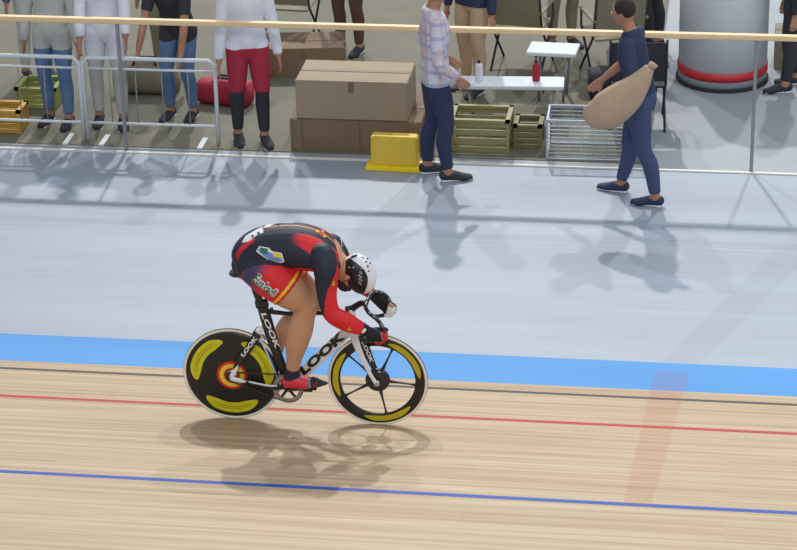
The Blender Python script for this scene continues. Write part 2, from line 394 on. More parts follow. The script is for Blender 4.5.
# ------------------------------------------------------------------ the setting
def slab(name, x0, x1, y0, y1, z, th, m):
    mb = MB(); mb.box(((x0+x1)/2, (y0+y1)/2, z-th/2), (x1-x0, y1-y0, th)); return tag(mb.build(name, m), kind='structure')
def bank_strip(name, x0, x1, s0, s1, m, lift, th, kind='structure'):
    """slab lying on the banking between slope distances s0 and s1 (up the track)"""
    o = MB().box(((x0+x1)/2, (s0+s1)/2, lift-th/2), (x1-x0, s1-s0, th)).build(name, m)
    o.rotation_euler = (-BANK, 0, 0); return tag(o, kind=kind)
tag(bank_strip('floor_track', -25, 20, -7.2, 0.0, M['wood'], 0.0, 0.06), 'banked pine plank cycling track')
tag(bank_strip('floor_blue_band', -25, 20, 0.0, 0.7245, M['azure'], 0.0, 0.06), 'sky blue painted band along the foot of the banking')
tag(slab('floor_apron', -25, 20, 0.711, YF, ZA, 0.1, M['apron']), 'pale grey flat apron between blue band and fence')
def bline(name, s0, s1, m, label):
    return tag(bank_strip(name, -25, 20, -s1, -s0, m, 0.0012, 0.001), label)
bline('trim_black_line', 0.178, 0.225, M['lineblk'], 'thin black measurement line painted lowest on the wood')
bline('trim_red_line', 0.85, 0.90, M['linered'], 'thin red line painted along the wood under the bicycle')
bline('trim_blue_line', 2.445, 2.50, M['lineblu'], 'blue line painted highest along the wooden track')
# worn red cross line from the blue band up to the blue line
def quad_on_bank(name, pts, m, lift, label):
    P = [on_bank(x, y, lift) for x, y in pts]; me = bpy.data.meshes.new(name); me.from_pydata([tuple(p) for p in P], [], [(0, 1, 2, 3)])
    return tag(link(name, me, m, None, False), label, kind='structure')
quad_on_bank('trim_cross_line', [(623, 504), (651, 506), (690, 372), (655, 371)], M['wornred'], 0.002, 'faded red band painted across the wood at right')
wg = mat('faint_grey', srgb(120, 126, 130), 0.6); wg.node_tree.nodes['Principled BSDF'].inputs['Alpha'].default_value = 0.04  # nearly transparent grey strip laid aslant over the apron
me_ = bpy.data.meshes.new('trim_apron_stripe'); me_.from_pydata([tuple(ground(x, y, ZA+0.002)) for x, y in ((661, 362), (699, 364), (868, 200), (832, 198))], [], [(0, 1, 2, 3)])
tag(link('trim_apron_stripe', me_, wg, None, False), 'faint grey stripe running aslant across the apron at right', kind='structure')

# infield floor, kerb and fence
M['infield'] = mat('infield_floor', srgb(152, 158, 162), 0.6, noise=0.08, scale=1.5)
M['mat'] = mat('olive_matting', srgb(112, 108, 92), 0.8, noise=0.2, scale=3)
tag(slab('floor_infield', -30, 30, YF, 45, ZA, 0.1, M['infield']), 'grey infield floor behind the fence')
xa = ground(648, 160).x
tag(MB().box(((-30+xa)/2, YF+0.12+8, ZA+0.004), (xa+30, 16, 0.008)).build('floor_matting', M['mat']), 'dark olive matting laid on the infield behind the fence', kind='structure')
tag(MB().box((-3, YF-0.015, ZA+0.006), (40, 0.03, 0.012)).build('trim_kerb', M['kerb']), 'low white edging strip along the foot of the fence', kind='structure')
fence = empty('railing', (0, YF+0.03, ZA), label='long pale timber topped railing between apron and infield', cat='railing')
MB().box((-3, 0, RAILH-0.0225), (40, 0.07, 0.045)).build('hand_rail', M['rail'], fence, bevel=0.008)
xp = on_y(432, 100, YF+0.03).x
for x in [xp+2.78*i for i in range(-6, 6)]:
    MB().box((x, 0.0, RAILH/2-0.02), (0.03, 0.03, RAILH-0.045)).build('post', M['post'], fence, bevel=0.004)
# ------------------------------------------------------------------ the track bicycle
bike = empty('track_bicycle', (0, 0, 0), label='black and white racing bicycle with a black disc rear wheel, ridden along the red line', cat='bicycle')
bike.matrix_world = BM
WR = 0.334
HR = BI @ CR + Vector((0, 0, WR)); HF = BI @ CF + Vector((0, 0, WR))
def sector(name, c, r0, r1, a0, a1, h, m, parent, n=40, taper=0.22, side=-1, bow=0.0):
    """crescent shaped print lying on a wheel side; h(r) is its distance from the wheel plane"""
    V = []; Fc = []
    for i in range(n+1):
        t = i/n; a = a0+(a1-a0)*t; k = min(1, min(t, 1-t)/taper)**0.5 if taper else 1; rm = (r0+r1)/2-bow*(1-4*(t-0.5)**2); hw = (r1-r0)/2*max(k, 0.02)
        for q in range(5):
            r = rm+hw*(q/4*2-1); V.append((c.x+r*math.cos(a), c.y+side*h(r), c.z+r*math.sin(a)))
    for i in range(n):
        for q in range(4): Fc.append((i*5+q, i*5+q+1, (i+1)*5+q+1, (i+1)*5+q))
    me = bpy.data.meshes.new(name); me.from_pydata(V, [], Fc); return link(name, me, m, parent)
def tyre(c, parent):
    prof = [(0.3225+0.0115*math.cos(a), 0.0115*math.sin(a)) for a in np.linspace(0, 2*PI, 17)]
    t = MB().lathe(prof, c, 'Y', 96).build('tyre', M['rubber'], parent, smooth=True)
    mb = MB()
    for s in (-1, 1):
        pr = [(0.3225+0.0121*math.cos(a), s*0.0121*math.sin(a)) for a in np.linspace(0.72, 2.5, 8)]
        mb.lathe(pr, c, 'Y', 96)
    mb.build('sidewall', M['cream'], t, smooth=True); return t
# rear disc wheel
rw = empty('rear_wheel'); rw.parent = bike
tyre(HR, rw)
dh = lambda r: 0.0095+0.017*(1-min(1, r/0.30)**1.3)
prof = [(0.002, -dh(0))]+[(r, -dh(r)) for r in (0.03, 0.06, 0.1, 0.15, 0.2, 0.25, 0.285, 0.312)]; prof = prof+[(r, -h) for r, h in prof[::-1]]
disc = MB().lathe(prof, HR, 'Y', 96).build('disc', M['carbon'], rw, smooth=True)
for a in (102, -17, 222):
    for sd in (-1, 1):
        ar = sector('yellow_arc', HR, 0.207, 0.284, math.radians(a), math.radians(a+90), lambda r: dh(r)+0.0012, M['yellow'], disc, side=sd)
        if sd < 0:
            for rr, w in ((0.236, 0.006), (0.252, 0.004)):
                sector('lettering_stripe', HR, rr, rr+w, math.radians(a+12), math.radians(a+80), lambda r: dh(r)+0.0020, M['ochre'], ar, side=sd)
for sd in (-1, 1):
    sector('red_ring', HR, 0.084, 0.102, 0, 2*PI, lambda r: dh(r)+0.0014, M['hubred'], disc, 64, 0, sd)
    sector('yellow_ring', HR, 0.055, 0.084, 0, 2*PI, lambda r: dh(r)+0.0014, M['hubyel'], disc, 64, 0, sd)
    sector('inner_red_ring', HR, 0.043, 0.055, 0, 2*PI, lambda r: dh(r)+0.0014, M['hubred'], disc, 64, 0, sd)
    MB().lathe([(0.002, sd*0.034), (0.024, sd*0.034), (0.034, sd*0.028), (0.041, sd*0.022)], HR, 'Y', 32).build('hub_cap', M['steel'], rw, smooth=True)
sprk = MB()
for i in range(28):
    a = 2*PI*i/28; sprk.box(HR+Vector((0.031*math.cos(a), -0.0445, 0.031*math.sin(a))), (0.006, 0.003, 0.004), ry=-a)
sprk.lathe([(0.014, -0.046), (0.031, -0.046), (0.031, -0.043), (0.014, -0.043), (0.014, -0.046)], HR, 'Y', 32).build('sprocket', M['chain'], rw)
MB().lathe([(0.001, -0.064), (0.008, -0.064), (0.009, -0.060), (0.009, 0.060), (0.008, 0.064), (0.001, 0.064)], HR, 'Y', 16).build('axle', M['steel'], rw, smooth=True)
# front five-spoke wheel
fw = empty('front_wheel'); fw.parent = bike
tyre(HF, fw)
rim = MB().lathe([(0.250, -0.006), (0.256, -0.0095), (0.29, -0.0115), (0.314, -0.0105), (0.318, 0), (0.314, 0.0105), (0.29, 0.0115), (0.256, 0.0095), (0.250, 0.006), (0.250, -0.006)], HF, 'Y', 96).build('rim', M['carbon'], fw, smooth=True)
rh = lambda r: 0.0128
for a in (137, 5, 250):
    for sd in (-1, 1): sector('yellow_arc', HF, 0.262, 0.300, math.radians(a), math.radians(a+70), rh, M['rimyellow'], rim, side=sd)
MB().lathe([(0.004, -0.030), (0.05, -0.028), (0.074, -0.020), (0.082, -0.008), (0.082, 0.008), (0.074, 0.020), (0.05, 0.028), (0.004, 0.030)], HF, 'Y', 40).build('hub', M['black'], fw, smooth=True)
for k in range(5):
    a = math.radians(-6+72*k); d = Vector((math.cos(a), 0, math.sin(a)))
    V, Fc = loft([HF+d*0.06, HF+d*0.1, HF+d*0.17, HF+d*0.235, HF+d*0.258], [(0.008, 0.020), (0.007, 0.011), (0.006, 0.0065), (0.006, 0.008), (0.007, 0.018)], (0, 1, 0), 12, 3, 'flat')
    MB().add(V, Fc).build('spoke', M['black'], fw, smooth=True)
for sd in (-1, 1): MB().lathe([(0.002, sd*0.066), (0.012, sd*0.066), (0.020, sd*0.060), (0.022, sd*0.050), (0.022, sd*0.045)], HF, 'Y', 24).build('axle_nut', M['steel'], fw, smooth=True)
tg = at(343.5, 386, 0.0); vd = (tg-HF).normalized()
MB().tube([HF+vd*0.250, HF+vd*0.225], 0.003, 8, (0, 1, 0)).build('valve', M['steel'], fw, smooth=True)

# frame
def member(name, pts, ab, m, parent, power=2.6, n=20, sub=4, cap='flat'):
    V, Fc = loft(pts, ab, (0, 1, 0), n, sub, cap, power); return MB().add(V, Fc).build(name, m, parent, smooth=True)
frame = empty('frame'); frame.parent = bike
BB = at(289, 385, 0); ST = at(262, 305, 0)
member('seat_tube', [ST, at(266.5, 320), at(273, 342), at(281, 364), BB+Vector((-0.005, 0, 0.02))], [(0.016, 0.036), (0.017, 0.039), (0.018, 0.037), (0.019, 0.033), (0.02, 0.033)], M['black'], frame)
member('seat_collar', [at(261, 300.5), at(262.6, 306.5)], [(0.021, 0.042), (0.021, 0.044)], M['black'], frame, power=5)
member('seat_post', [at(252.5, 281), at(256, 292), at(261, 304)], [(0.013, 0.021), (0.014, 0.024), (0.015, 0.026)], M['black'], frame, 2.2)
member('top_tube', [at(268, 311.5), at(295, 314), at(325, 313), at(350, 315)], [(0.014, 0.016), (0.014, 0.012), (0.015, 0.013), (0.017, 0.020)], M['black'], frame)
MB().box(at(271.5, 309, 0), (0.022, 0.016, 0.02)).build('seat_bolt', M['black'], frame, bevel=0.003)
dt0, dt1 = at(293, 383), at(352, 325)
dn = member('down_tube', [BB+Vector((0.01, 0, 0.005)), at(305, 371), at(330, 347.5), at(352, 327)], [(0.022, 0.036), (0.021, 0.040), (0.020, 0.040), (0.019, 0.036)], M['white'], frame)
member('head_tube', [at(350.5, 309), at(352, 319), at(353.5, 329)], [(0.020, 0.027), (0.021, 0.030), (0.021, 0.032)], M['white'], frame)
member('head_tube_band', [at(347.2, 315.5), at(348.6, 326)], [(0.0225, 0.013), (0.0225, 0.013)], M['black'], frame)
member('bottom_bracket_shell', [BB+Vector((0, -0.042, 0)), BB+Vector((0, 0.042, 0))], [(0.026, 0.026)]*2, M['black'], frame) if False else \
    MB().lathe([(0.012, -0.044), (0.029, -0.044), (0.030, -0.03), (0.030, 0.03), (0.029, 0.044), (0.012, 0.044)], BB, 'Y', 24).build('bottom_bracket_shell', M['black'], frame, smooth=True)
# white trim that follows the wheel cut-out at the back of the seat tube
cut = [at(258, 329), at(261, 337), at(267, 350), at(274, 366), at(279, 380)]
member('seat_tube_edge', [p+Vector((-0.006, 0, 0)) for p in cut], [(0.0185, 0.010), (0.018, 0.009), (0.0175, 0.007), (0.017, 0.005), (0.017, 0.004)], M['white'], frame, 2)
member('blue_edge', [p+Vector((0.004, 0, -0.001)) for p in cut[2:]], [(0.0195, 0.004)]*3, M['blue'], frame, 2)
for sd in (-1, 1):
    v0, v1 = sd*0.022, sd*0.056
    st = member('seat_stay', [at(260, 331, 0) if False else at(260, 329, 0)+Vector((0, sd*0.016, 0)), at(257, 334, 0)+Vector((0, sd*0.036, 0)), at(248, 348, 0)+Vector((0, sd*0.046, 0)), at(238, 362, 0)+Vector((0, sd*0.054, 0)), HR+Vector((0.030, sd*0.056, 0.055))],
                [(0.008, 0.020), (0.009, 0.026), (0.009, 0.025), (0.008, 0.018), (0.006, 0.012)], M['black'], frame)
    member('stay_bridge', [at(262, 327, 0)+Vector((0, sd*0.010, 0)), at(258.5, 331, 0)+Vector((0, sd*0.034, 0))], [(0.012, 0.022), (0.010, 0.022)], M['white'], frame)
    member('stay_tip', [HR+Vector((0.055, sd*0.055, 0.098)), HR+Vector((0.032, sd*0.0575, 0.055)), HR+Vector((0.012, sd*0.058, 0.018)), HR+Vector((0.0, sd*0.058, -0.004))], [(0.006, 0.004), (0.008, 0.015), (0.007, 0.017), (0.006, 0.012)], M['white'], frame)
    member('chain_stay', [BB+Vector((-0.03, sd*0.032, 0)), BB+Vector((-0.12, sd*0.050, 0.004)), HR+Vector((0.11, sd*0.056, -0.03)), HR+Vector((0.04, sd*0.057, -0.014))], [(0.010, 0.020), (0.009, 0.018), (0.008, 0.015), (0.006, 0.010)], M['black'], frame)
    member('chain_stay_tip', [HR+Vector((-0.004, sd*0.0590, -0.004)), HR+Vector((0.045, sd*0.0592, -0.016)), HR+Vector((0.125, sd*0.0585, -0.030))], [(0.006, 0.014), (0.008, 0.016), (0.004, 0.004)], M['white'], frame)
    member('chain_stay_edge', [HR+Vector((0.12, sd*0.064, -0.022)), BB+Vector((-0.13, sd*0.060, 0.020)), BB+Vector((-0.07, sd*0.052, 0.018))], [(0.003, 0.006), (0.003, 0.007), (0.003, 0.006)], M['white'], frame, 2)
# LOOK lettering
def side_text(name, s, a, b, h, v, m, parent, **k):
    return lettering(name, s, at(*a, v), at(*b, v), h, m, parent, **k)
side_text('lettering', 'LOOK', (304, 376), (346.5, 337.5), 0.064, -0.0255, M['black'], frame, shear=0.12, bold=0.058)
side_text('lettering', 'LOOK', (260.5, 313.5), (275.5, 349), 0.036, -0.0225, M['whitep'], frame, shear=0.1, bold=0.035)
side_text('lettering', 'LOOK', (243.5, 357.5), (258.0, 338.2), 0.028, -0.0575, M['whitep'], frame, shear=0.15, bold=0.045)
side_text('frame_print', 'I', (261, 335), (265, 341), 0.02, -0.0215, M['mark'], frame, bold=0.03)
# fork
fork = empty('fork'); fork.parent = bike
member('fork_crown', [at(351, 317), at(353, 326), at(355.5, 336)], [(0.024, 0.022), (0.045, 0.036), (0.058, 0.034)], M['white'], fork)
for sd in (-1, 1):
    if sd < 0:
        bl = member('fork_blade', [at(353, 326)+Vector((0, -0.044, 0)), at(358.0, 341)+Vector((0, -0.056, 0)), at(364.5, 356)+Vector((0, -0.058, 0)), at(371.5, 370)+Vector((0, -0.060, 0)), HF+Vector((-0.004, -0.060, 0.004))],
                    [(0.009, 0.030), (0.009, 0.024), (0.008, 0.018), (0.007, 0.013), (0.007, 0.014)], M['white'], fork)
    else:
        bl = member('fork_blade', [at(355, 326)+Vector((0, 0.044, 0)), at(361, 341)+Vector((0, 0.056, 0)), at(367, 356)+Vector((0, 0.058, 0)), at(373, 370)+Vector((0, 0.060, 0)), HF+Vector((0, 0.060, 0))],
                    [(0.009, 0.032), (0.009, 0.028), (0.008, 0.022), (0.007, 0.015), (0.007, 0.014)], M['black'], fork)
pn = member('black_panel', [at(360.5, 333)+Vector((0, -0.047, 0)), at(366, 346)+Vector((0, -0.050, 0)), at(371.8, 358)+Vector((0, -0.051, 0)), at(376, 368)+Vector((0, -0.052, 0))],
       [(0.007, 0.028), (0.007, 0.026), (0.006, 0.021), (0.005, 0.010)], M['black'], fork)
side_text('lettering', 'LOOK', (361.3, 342.0), (370.3, 362.8), 0.026, -0.061, M['whitep'], pn, shear=0.1, bold=0.035)
# stem and bar
CLP = at(366.5, 303, 0)
member('stem', [at(347.5, 311.5), at(353, 308), at(360.5, 303.5), CLP], [(0.020, 0.022), (0.019, 0.022), (0.016, 0.019), (0.018, 0.021)], M['black'], bike, 3)
member('headset_spacer', [at(349, 313), at(348, 307)], [(0.021, 0.024), (0.019, 0.021)], M['black'], bike)
bar = empty('handlebar'); bar.parent = bike
def mir(p): return Vector((p.x, -p.y, p.z))
near = [CLP, CLP+Vector((0.0, -0.05, -0.002)), at(366.3, 309, -0.115), at(369.5, 313.5, -0.165), at(375, 317.8, -0.185), at(380.2, 323.2, -0.19), at(382.8, 329, -0.19), at(383, 334.5, -0.19), at(379.5, 339, -0.19), at(372.5, 341, -0.19), at(364, 341, -0.19)]
sec = near[1:]
Pn = [mir(p) for p in near[::-1]][:-1]+near
V, Fc = loft(Pn, [(0.0135, 0.0135)]*len(Pn), None, 12, 5, 'round'); MB().add(V, Fc).build('bar_tube', M['black'], bar, smooth=True)
# small white prints along the front of the bar hooks
for sgn in (1, -1):
    q = near if sgn > 0 else [mir(p) for p in near]
    cr = crom([list(p) for p in q], 8)
    for i in ((22, 25), (29, 31), (40, 46)):
        seg = [Vector(c) for c in cr[i[0]:i[1]+1]]
        mid = [p+Vector((0.003, -0.0095, 0.006)) for p in seg]
        V, Fc = loft(mid, [(0.0055, 0.0065)]*len(mid), None, 8, 1, 'flat'); MB().add(V, Fc).build('bar_print', M['mark'], bar, smooth=True)
# saddle
sad = empty('saddle'); sad.parent = bike
sd0 = at(231.5, 272.5, 0); sd1 = at(264, 272, 0); dz = Vector((0, 0, 1))
k = lambda t: sd0.lerp(sd1, t)
V, Fc = loft([k(0), k(0.12), k(0.3), k(0.5), k(0.75), k(1.0), k(1.1)-dz*0.01], [(0.045, 0.014), (0.068, 0.020), (0.066, 0.020), (0.042, 0.017), (0.024, 0.015), (0.019, 0.014), (0.012, 0.010)], (0, 1, 0), 16, 4)
MB().add(V, Fc).build('seat_shell', M['black'], sad, smooth=True)
for s_ in (-1, 1):
    MB().tube([k(0.15)+Vector((0, s_*0.03, -0.012)), k(0.3)+Vector((0, s_*0.022, -0.035)), k(0.7)+Vector((0, s_*0.02, -0.032)), k(0.95)+Vector((0, s_*0.008, -0.012))], 0.004, 8).build('saddle_rail', M['steel'], sad, smooth=True)
MB().box(at(252.5, 280, 0), (0.05, 0.05, 0.03)).build('saddle_clamp', M['black'], sad, bevel=0.005)
# cranks, chainring, chain, pedals
crank = empty('crankset'); crank.parent = bike
cr = MB(); RC = 0.103
CC = BB+Vector((0.0, -0.0445, -0.002))
cr.lathe([(0.076, -0.0035), (0.1005, -0.0035), (0.1005, 0.002), (0.076, 0.002), (0.076, -0.0035)], CC, 'Y', 64)
for i in range(50):
    a = 2*PI*i/50; cr.box(CC+Vector((0.1005*math.cos(a), 0, 0.1005*math.sin(a))), (0.008, 0.003, 0.006), ry=-a)
cr.build('chainring', M['ring'], crank)
for i in range(5):
    a = math.radians(20+72*i); d = Vector((math.cos(a), 0, math.sin(a)))
    V, Fc = loft([CC+d*0.015, CC+d*0.087], [(0.004, 0.012), (0.003, 0.008)], (0, 1, 0), 10, 1, 'flat'); MB().add(V, Fc).build('spider_arm', M['black'], crank, smooth=True)
PR = at(308.5, 389.2, -0.115); PL = BB+Vector((-0.155, 0.07, 0.05))
for p, sd in ((PR, -1), (PL, 1)):
    V, Fc = loft([BB+Vector((0, sd*0.056, 0)), BB.lerp(p, 0.5)+Vector((0, sd*0.026, 0)), Vector((p.x, sd*0.068+BB.y, p.z))], [(0.010, 0.018), (0.008, 0.014), (0.008, 0.013)], (0, 1, 0), 12, 4)
    MB().add(V, Fc).build('crank_arm', M['black'], crank, smooth=True)
    c = Vector((p.x, BB.y+sd*0.115, p.z))
    pd = MB().box(c, (0.06, 0.055, 0.018)).build('pedal', M['black'], crank, bevel=0.004)
    MB().tube([Vector((p.x, BB.y+sd*0.066, p.z)), c+Vector((0, sd*0.02, 0))], 0.006, 8).build('pedal_axle', M['steel'], pd, smooth=True)
ch = []; r0, r1 = 0.1015, 0.033; cxx = Vector((CC.x, 0, CC.z)); hxx = Vector((HR.x, 0, HR.z))
dd = hxx-cxx; L = dd.length; base = math.atan2(dd.z, dd.x); off = math.acos((r0-r1)/L)
a0, a1 = base-off, base+off
for i in range(41):
    a = a1+(2*PI-2*off)*i/40*(1); ch.append(cxx+Vector((math.cos(a), 0, math.sin(a)))*r0)
for i in range(17):
    a = a0+(2*off)*i/16; ch.append(hxx+Vector((math.cos(a), 0, math.sin(a)))*r1)
ch.append(ch[0])
dense = []
for i in range(len(ch)-1):
    n_ = max(1, int((ch[i+1]-ch[i]).length/0.0127+0.5))
    for q in range(n_): dense.append(ch[i].lerp(ch[i+1], q/n_))
cm = MB()
for i, p in enumerate(dense):
    q = dense[(i+1) % len(dense)]; d = q-p
    if d.length < 1e-5: continue
    cm.box(((p+q)/2)+Vector((0, -0.0445, 0)), (d.length*1.02, 0.0075 if i % 2 else 0.0055, 0.0075), ry=-math.atan2(d.z, d.x))
cm.build('chain', M['chain'], bike)

# ------------------------------------------------------------------ the rider
rider = empty('person', label='crouched racing cyclist in navy and red skinsuit and white helmet, riding the track bicycle', cat='person')
rider.matrix_world = BM
shapes = []; CH = Chains()
def limb(name, pts, rad, ab=None, n=18, sub=5, side=(0, 1, 0)):
    P = [at(*p) for p in pts]; ab = ab or [(r, r) for r in rad]
    shapes.append(loft(P, ab, side, n, sub)); CH.add(name, P, [min(a) for a in ab]); return P
# torso: (half breadth, half depth)
TP = [(247, 263, 0), (251, 256, 0), (263, 249.5, 0), (281, 246.5, 0), (299, 246.5, 0), (315, 250, 0), (328, 256, 0), (336, 261, 0)]
TA = [(0.125, 0.098), (0.165, 0.128), (0.172, 0.140), (0.172, 0.142), (0.182, 0.142), (0.185, 0.130), (0.165, 0.100), (0.100, 0.070)]
shapes.append(loft([at(*p) for p in TP], TA, (0, 1, 0), 24, 5)); CH.add('torso', [at(*p) for p in TP], [min(a) for a in TA])
for s_ in (-1, 1):  # side mass so that the torso axis is found from the flanks too
    CH.add('torso', [at(*p[:2], 0)+Vector((0, s_*0.07, 0)) for p in TP[:-1]], [min(a)*0.85 for a in TA[:-1]])
limb('neck', [(332, 258, 0), (340, 264, 0), (350, 270, 0)], [0.072, 0.064, 0.064])
HC = at(353, 273.5, 0)
HA = (at(363, 270.5, 0)-HC).normalized()         # towards the crown
HFd = (at(348.5, 292, 0)-HC); HFd = (HFd-HA*HFd.dot(HA)).normalized()   # the way the face looks
HV = Vector((0, 1, 0))
shapes.append(ellipsoid(HC+HA*0.01, (0.108, 0.078, 0.098), (HA, HV, HFd), 24, 16))
shapes.append(ellipsoid(HC-HA*0.062+HFd*0.035, (0.062, 0.056, 0.062), (HA, HV, HFd)))   # jaw
shapes.append(loft([HC+HA*0.022+HFd*0.088, HC-HA*0.010+HFd*0.112, HC-HA*0.022+HFd*0.100], [(0.010, 0.010), (0.016, 0.015), (0.010, 0.009)], (0, 1, 0), 10, 3))  # nose
for s_ in (-1, 1): shapes.append(ellipsoid(HC-HA*0.022-HFd*0.012+HV*s_*0.080, (0.030, 0.010, 0.019), (HA, HV, HFd), 12, 8))   # ears
CH.add('head', [HC-HA*0.06+HFd*0.03, HC, HC+HA*0.03], [0.055, 0.08, 0.08])
# right leg (near): hip, mid thigh, knee, calf, ankle
limb('thigh_right', [(253, 266, -0.085), (266, 273, -0.11), (281, 283.5, -0.125), (294, 293.5, -0.125), (306.5, 303.5, -0.12)], [0.112, 0.134, 0.134, 0.118, 0.082])
limb('shin_right', [(306.5, 305, -0.12), (304, 316, -0.12), (300.5, 329, -0.12), (296.5, 345, -0.12), (294, 359, -0.118), (292.5, 371, -0.115)], [0.078, 0.074, 0.084, 0.074, 0.052, 0.044])
limb('thigh_left', [(258, 256, 0.085), (272, 266, 0.11), (290, 279, 0.12), (303, 289, 0.12), (315, 300, 0.115)], [0.108, 0.126, 0.118, 0.098, 0.076])
limb('shin_left', [(315, 301, 0.115), (302, 313, 0.115), (289, 326, 0.115), (279, 341, 0.115), (272, 355, 0.115)], [0.070, 0.066, 0.076, 0.058, 0.044])
# feet inside the shoes
limb('foot_right', [(288, 377, -0.115), (298, 379.5, -0.12), (311, 382.5, -0.12), (320, 384, -0.118)], None, [(0.028, 0.028), (0.034, 0.024), (0.038, 0.020), (0.030, 0.012)])
AL = at(272, 358, 0.115); BL = Vector((PL.x, BB.y+0.115, PL.z+0.03))
def limb3(name, P, rad, ab=None, n=16, sub=5, side=(0, 1, 0)):
    ab = ab or [(r, r) for r in rad]; shapes.append(loft(P, ab, side, n, sub)); CH.add(name, P, [min(a) for a in ab])
limb3('foot_left', [AL+Vector((-0.02, 0, -0.03)), AL.lerp(BL, 0.5)+Vector((0, 0, -0.01)), BL, BL+Vector((0.06, 0, -0.01))], None, [(0.032, 0.036), (0.038, 0.034), (0.042, 0.024), (0.034, 0.016)])
# arms
limb('arm_right', [(322, 257, -0.13), (326, 270, -0.185), (326.5, 285, -0.205), (327.5, 300, -0.235), (332.5, 314, -0.255), (345.5, 321.5, -0.240), (356, 326.5, -0.215), (365, 330, -0.195)],
     [0.088, 0.078, 0.068, 0.057, 0.055, 0.058, 0.047, 0.034])
limb('arm_left', [(330, 247, 0.13), (337, 255, 0.185), (343, 264, 0.205), (350, 274, 0.225), (354, 281, 0.235), (361, 286, 0.215), (367.5, 290.5, 0.198), (373, 295, 0.185)],
     [0.088, 0.075, 0.062, 0.050, 0.047, 0.045, 0.038, 0.031])
# hands closed round the hooks of the bar
def hand(sg, wrist, grip_axis_pts, name):
    """palm from the wrist onto the bar, four fingers curled round it, thumb on the inner side"""
    g = [Vector(p) for p in grip_axis_pts]           # four knuckle seats along the bar, index first
    c = sum(g, Vector())/4; ax = (g[0]-g[3]).normalized(); fwd = (c-wrist); fwd = (fwd-ax*fwd.dot(ax)).normalized(); out = ax.cross(fwd).normalized()
    if out.y*sg < 0: out = -out                       # out = away from the bicycle's centre line
    shapes.append(loft([wrist, wrist.lerp(c, 0.45)+out*0.012, c+out*0.020-fwd*0.012], [(0.020, 0.030), (0.022, 0.040), (0.017, 0.042)], tuple(out), 14, 4)); CH.add(name, [wrist, c+out*0.014], [0.026, 0.026])
    F_ = []
    for i, p in enumerate(g):
        ln = (0.95, 1.05, 1.0, 0.82)[i]; r = (0.0100, 0.0104, 0.0100, 0.0088)[i]; R_ = 0.0245
        P = [p+out*0.022-fwd*0.020*ln, p+out*R_*1.02+fwd*0.010, p+out*R_*0.55+fwd*R_*1.02, p-out*R_*0.35+fwd*R_*0.98, p-out*R_*1.0+fwd*0.004*ln, p-out*R_*0.9-fwd*0.014*ln]
        shapes.append(loft(P, [(r*1.15, r*1.15), (r*1.1, r*1.1), (r, r), (r*0.96, r*0.96), (r*0.9, r*0.9), (r*0.8, r*0.8)], tuple(ax), 10, 3)); CH.add(name+'_finger', P[1:], [r]*5); F_.append(P)
    t0 = wrist.lerp(c, 0.40)+ax*0.022-out*0.002; t1 = wrist.lerp(c, 0.75)+ax*0.044-out*0.020; t2 = g[0]+ax*0.018-out*0.026-fwd*0.002
    shapes.append(loft([t0, t1, t2, t2+fwd*0.018+out*0.002], [(0.015, 0.015), (0.0125, 0.0125), (0.011, 0.011), (0.009, 0.009)], None, 10, 3)); CH.add(name+'_thumb', [t0, t1, t2], [0.012, 0.011, 0.010])
    return F_
def barpt(lst, t):
    q = crom([list(p) for p in lst], 10); i = t*10; a = int(i); return Vector(q[a]).lerp(Vector(q[min(a+1, len(q)-1)]), i-a)
nearb = near; farb = [mir(p) for p in near]
WRr = at(364.5, 330, -0.195); WRl = at(373, 295.5, 0.185)
FR = hand(-1, WRr, [barpt(nearb, t) for t in (6.75, 7.3, 7.85, 8.45)], 'hand_right')
FL = hand(1, WRl, [barpt(farb, t) for t in (6.35, 6.9, 7.45, 8.05)], 'hand_left')

bodyme = fuse('body', shapes, 0.0058, 4)
co, no = mesh_arrays(bodyme); cn, ct = CH.classify(co)
body = link('body', bodyme, M['skin'], rider)
# side-view units (photo pixels of the near flank) used to draw the suit's print, the same on both sides
o_ = at(290, 280, -0.16); ax_ = at(300, 280, -0.16)-o_; ay_ = at(290, 290, -0.16)-o_
A2 = np.linalg.inv(np.array([[ax_.x/10, ay_.x/10], [ax_.z/10, ay_.z/10]]))
KV = (at(290, 280, 0.0)-at(290, 280, -0.16))
def vis_px(p, v=None):   # side-view units corrected for how far out from the centre plane the point lies
    v = p[1] if v is None else v; f = (v+0.16)/0.16; d = A2 @ np.array([p[0]-o_.x-KV.x*f, p[2]-o_.z-KV.z*f]); return 290+d[0], 280+d[1]
def side_px(p): d = A2 @ np.array([p[0]-o_.x, p[2]-o_.z]); return 290+d[0], 280+d[1]
NAVY = (0.013, 0.016, 0.036); RED = srgb(222, 32, 40)[:3]; ORG = srgb(236, 150, 70)[:3]; YEL = srgb(248, 205, 40)[:3]; PUR = (0.06, 0.045, 0.13); WHT = srgb(225, 228, 235)[:3]; DRED = srgb(170, 28, 48)[:3]
blade = [(283, 240), (295, 234.5), (308, 235.5), (320, 240), (331, 247), (339, 253), (341, 262), (326, 262), (314.5, 259.5), (307, 252), (296, 245)]
whiteA = [(242, 243), (246, 236), (262, 227), (263.5, 233), (256, 236.5), (250, 241.5)]
whiteB = [(262.5, 229), (270, 222), (282, 217), (294.5, 217), (293, 223.3), (276, 223.6), (268, 227.5)]
shorts = [(246, 268), (253, 264), (266, 262.5), (285, 266), (296, 271), (318, 271), (300, 330), (262, 312), (247, 286), (243, 276)]
hipred = [(236, 254), (241, 247), (252, 237), (256, 240), (249, 246), (242, 252), (238, 262)]
armred = [(338, 258), (334.5, 274), (330, 284), (326.5, 293), (324.5, 305), (324.5, 314), (324.6, 326), (324, 345), (380, 350), (380, 315), (350, 305), (339, 300), (337, 285), (343, 262)]
hem = lambda n, t: t
cols = [None]*len(co); keep = np.zeros(len(co), bool); HEM = 2.55
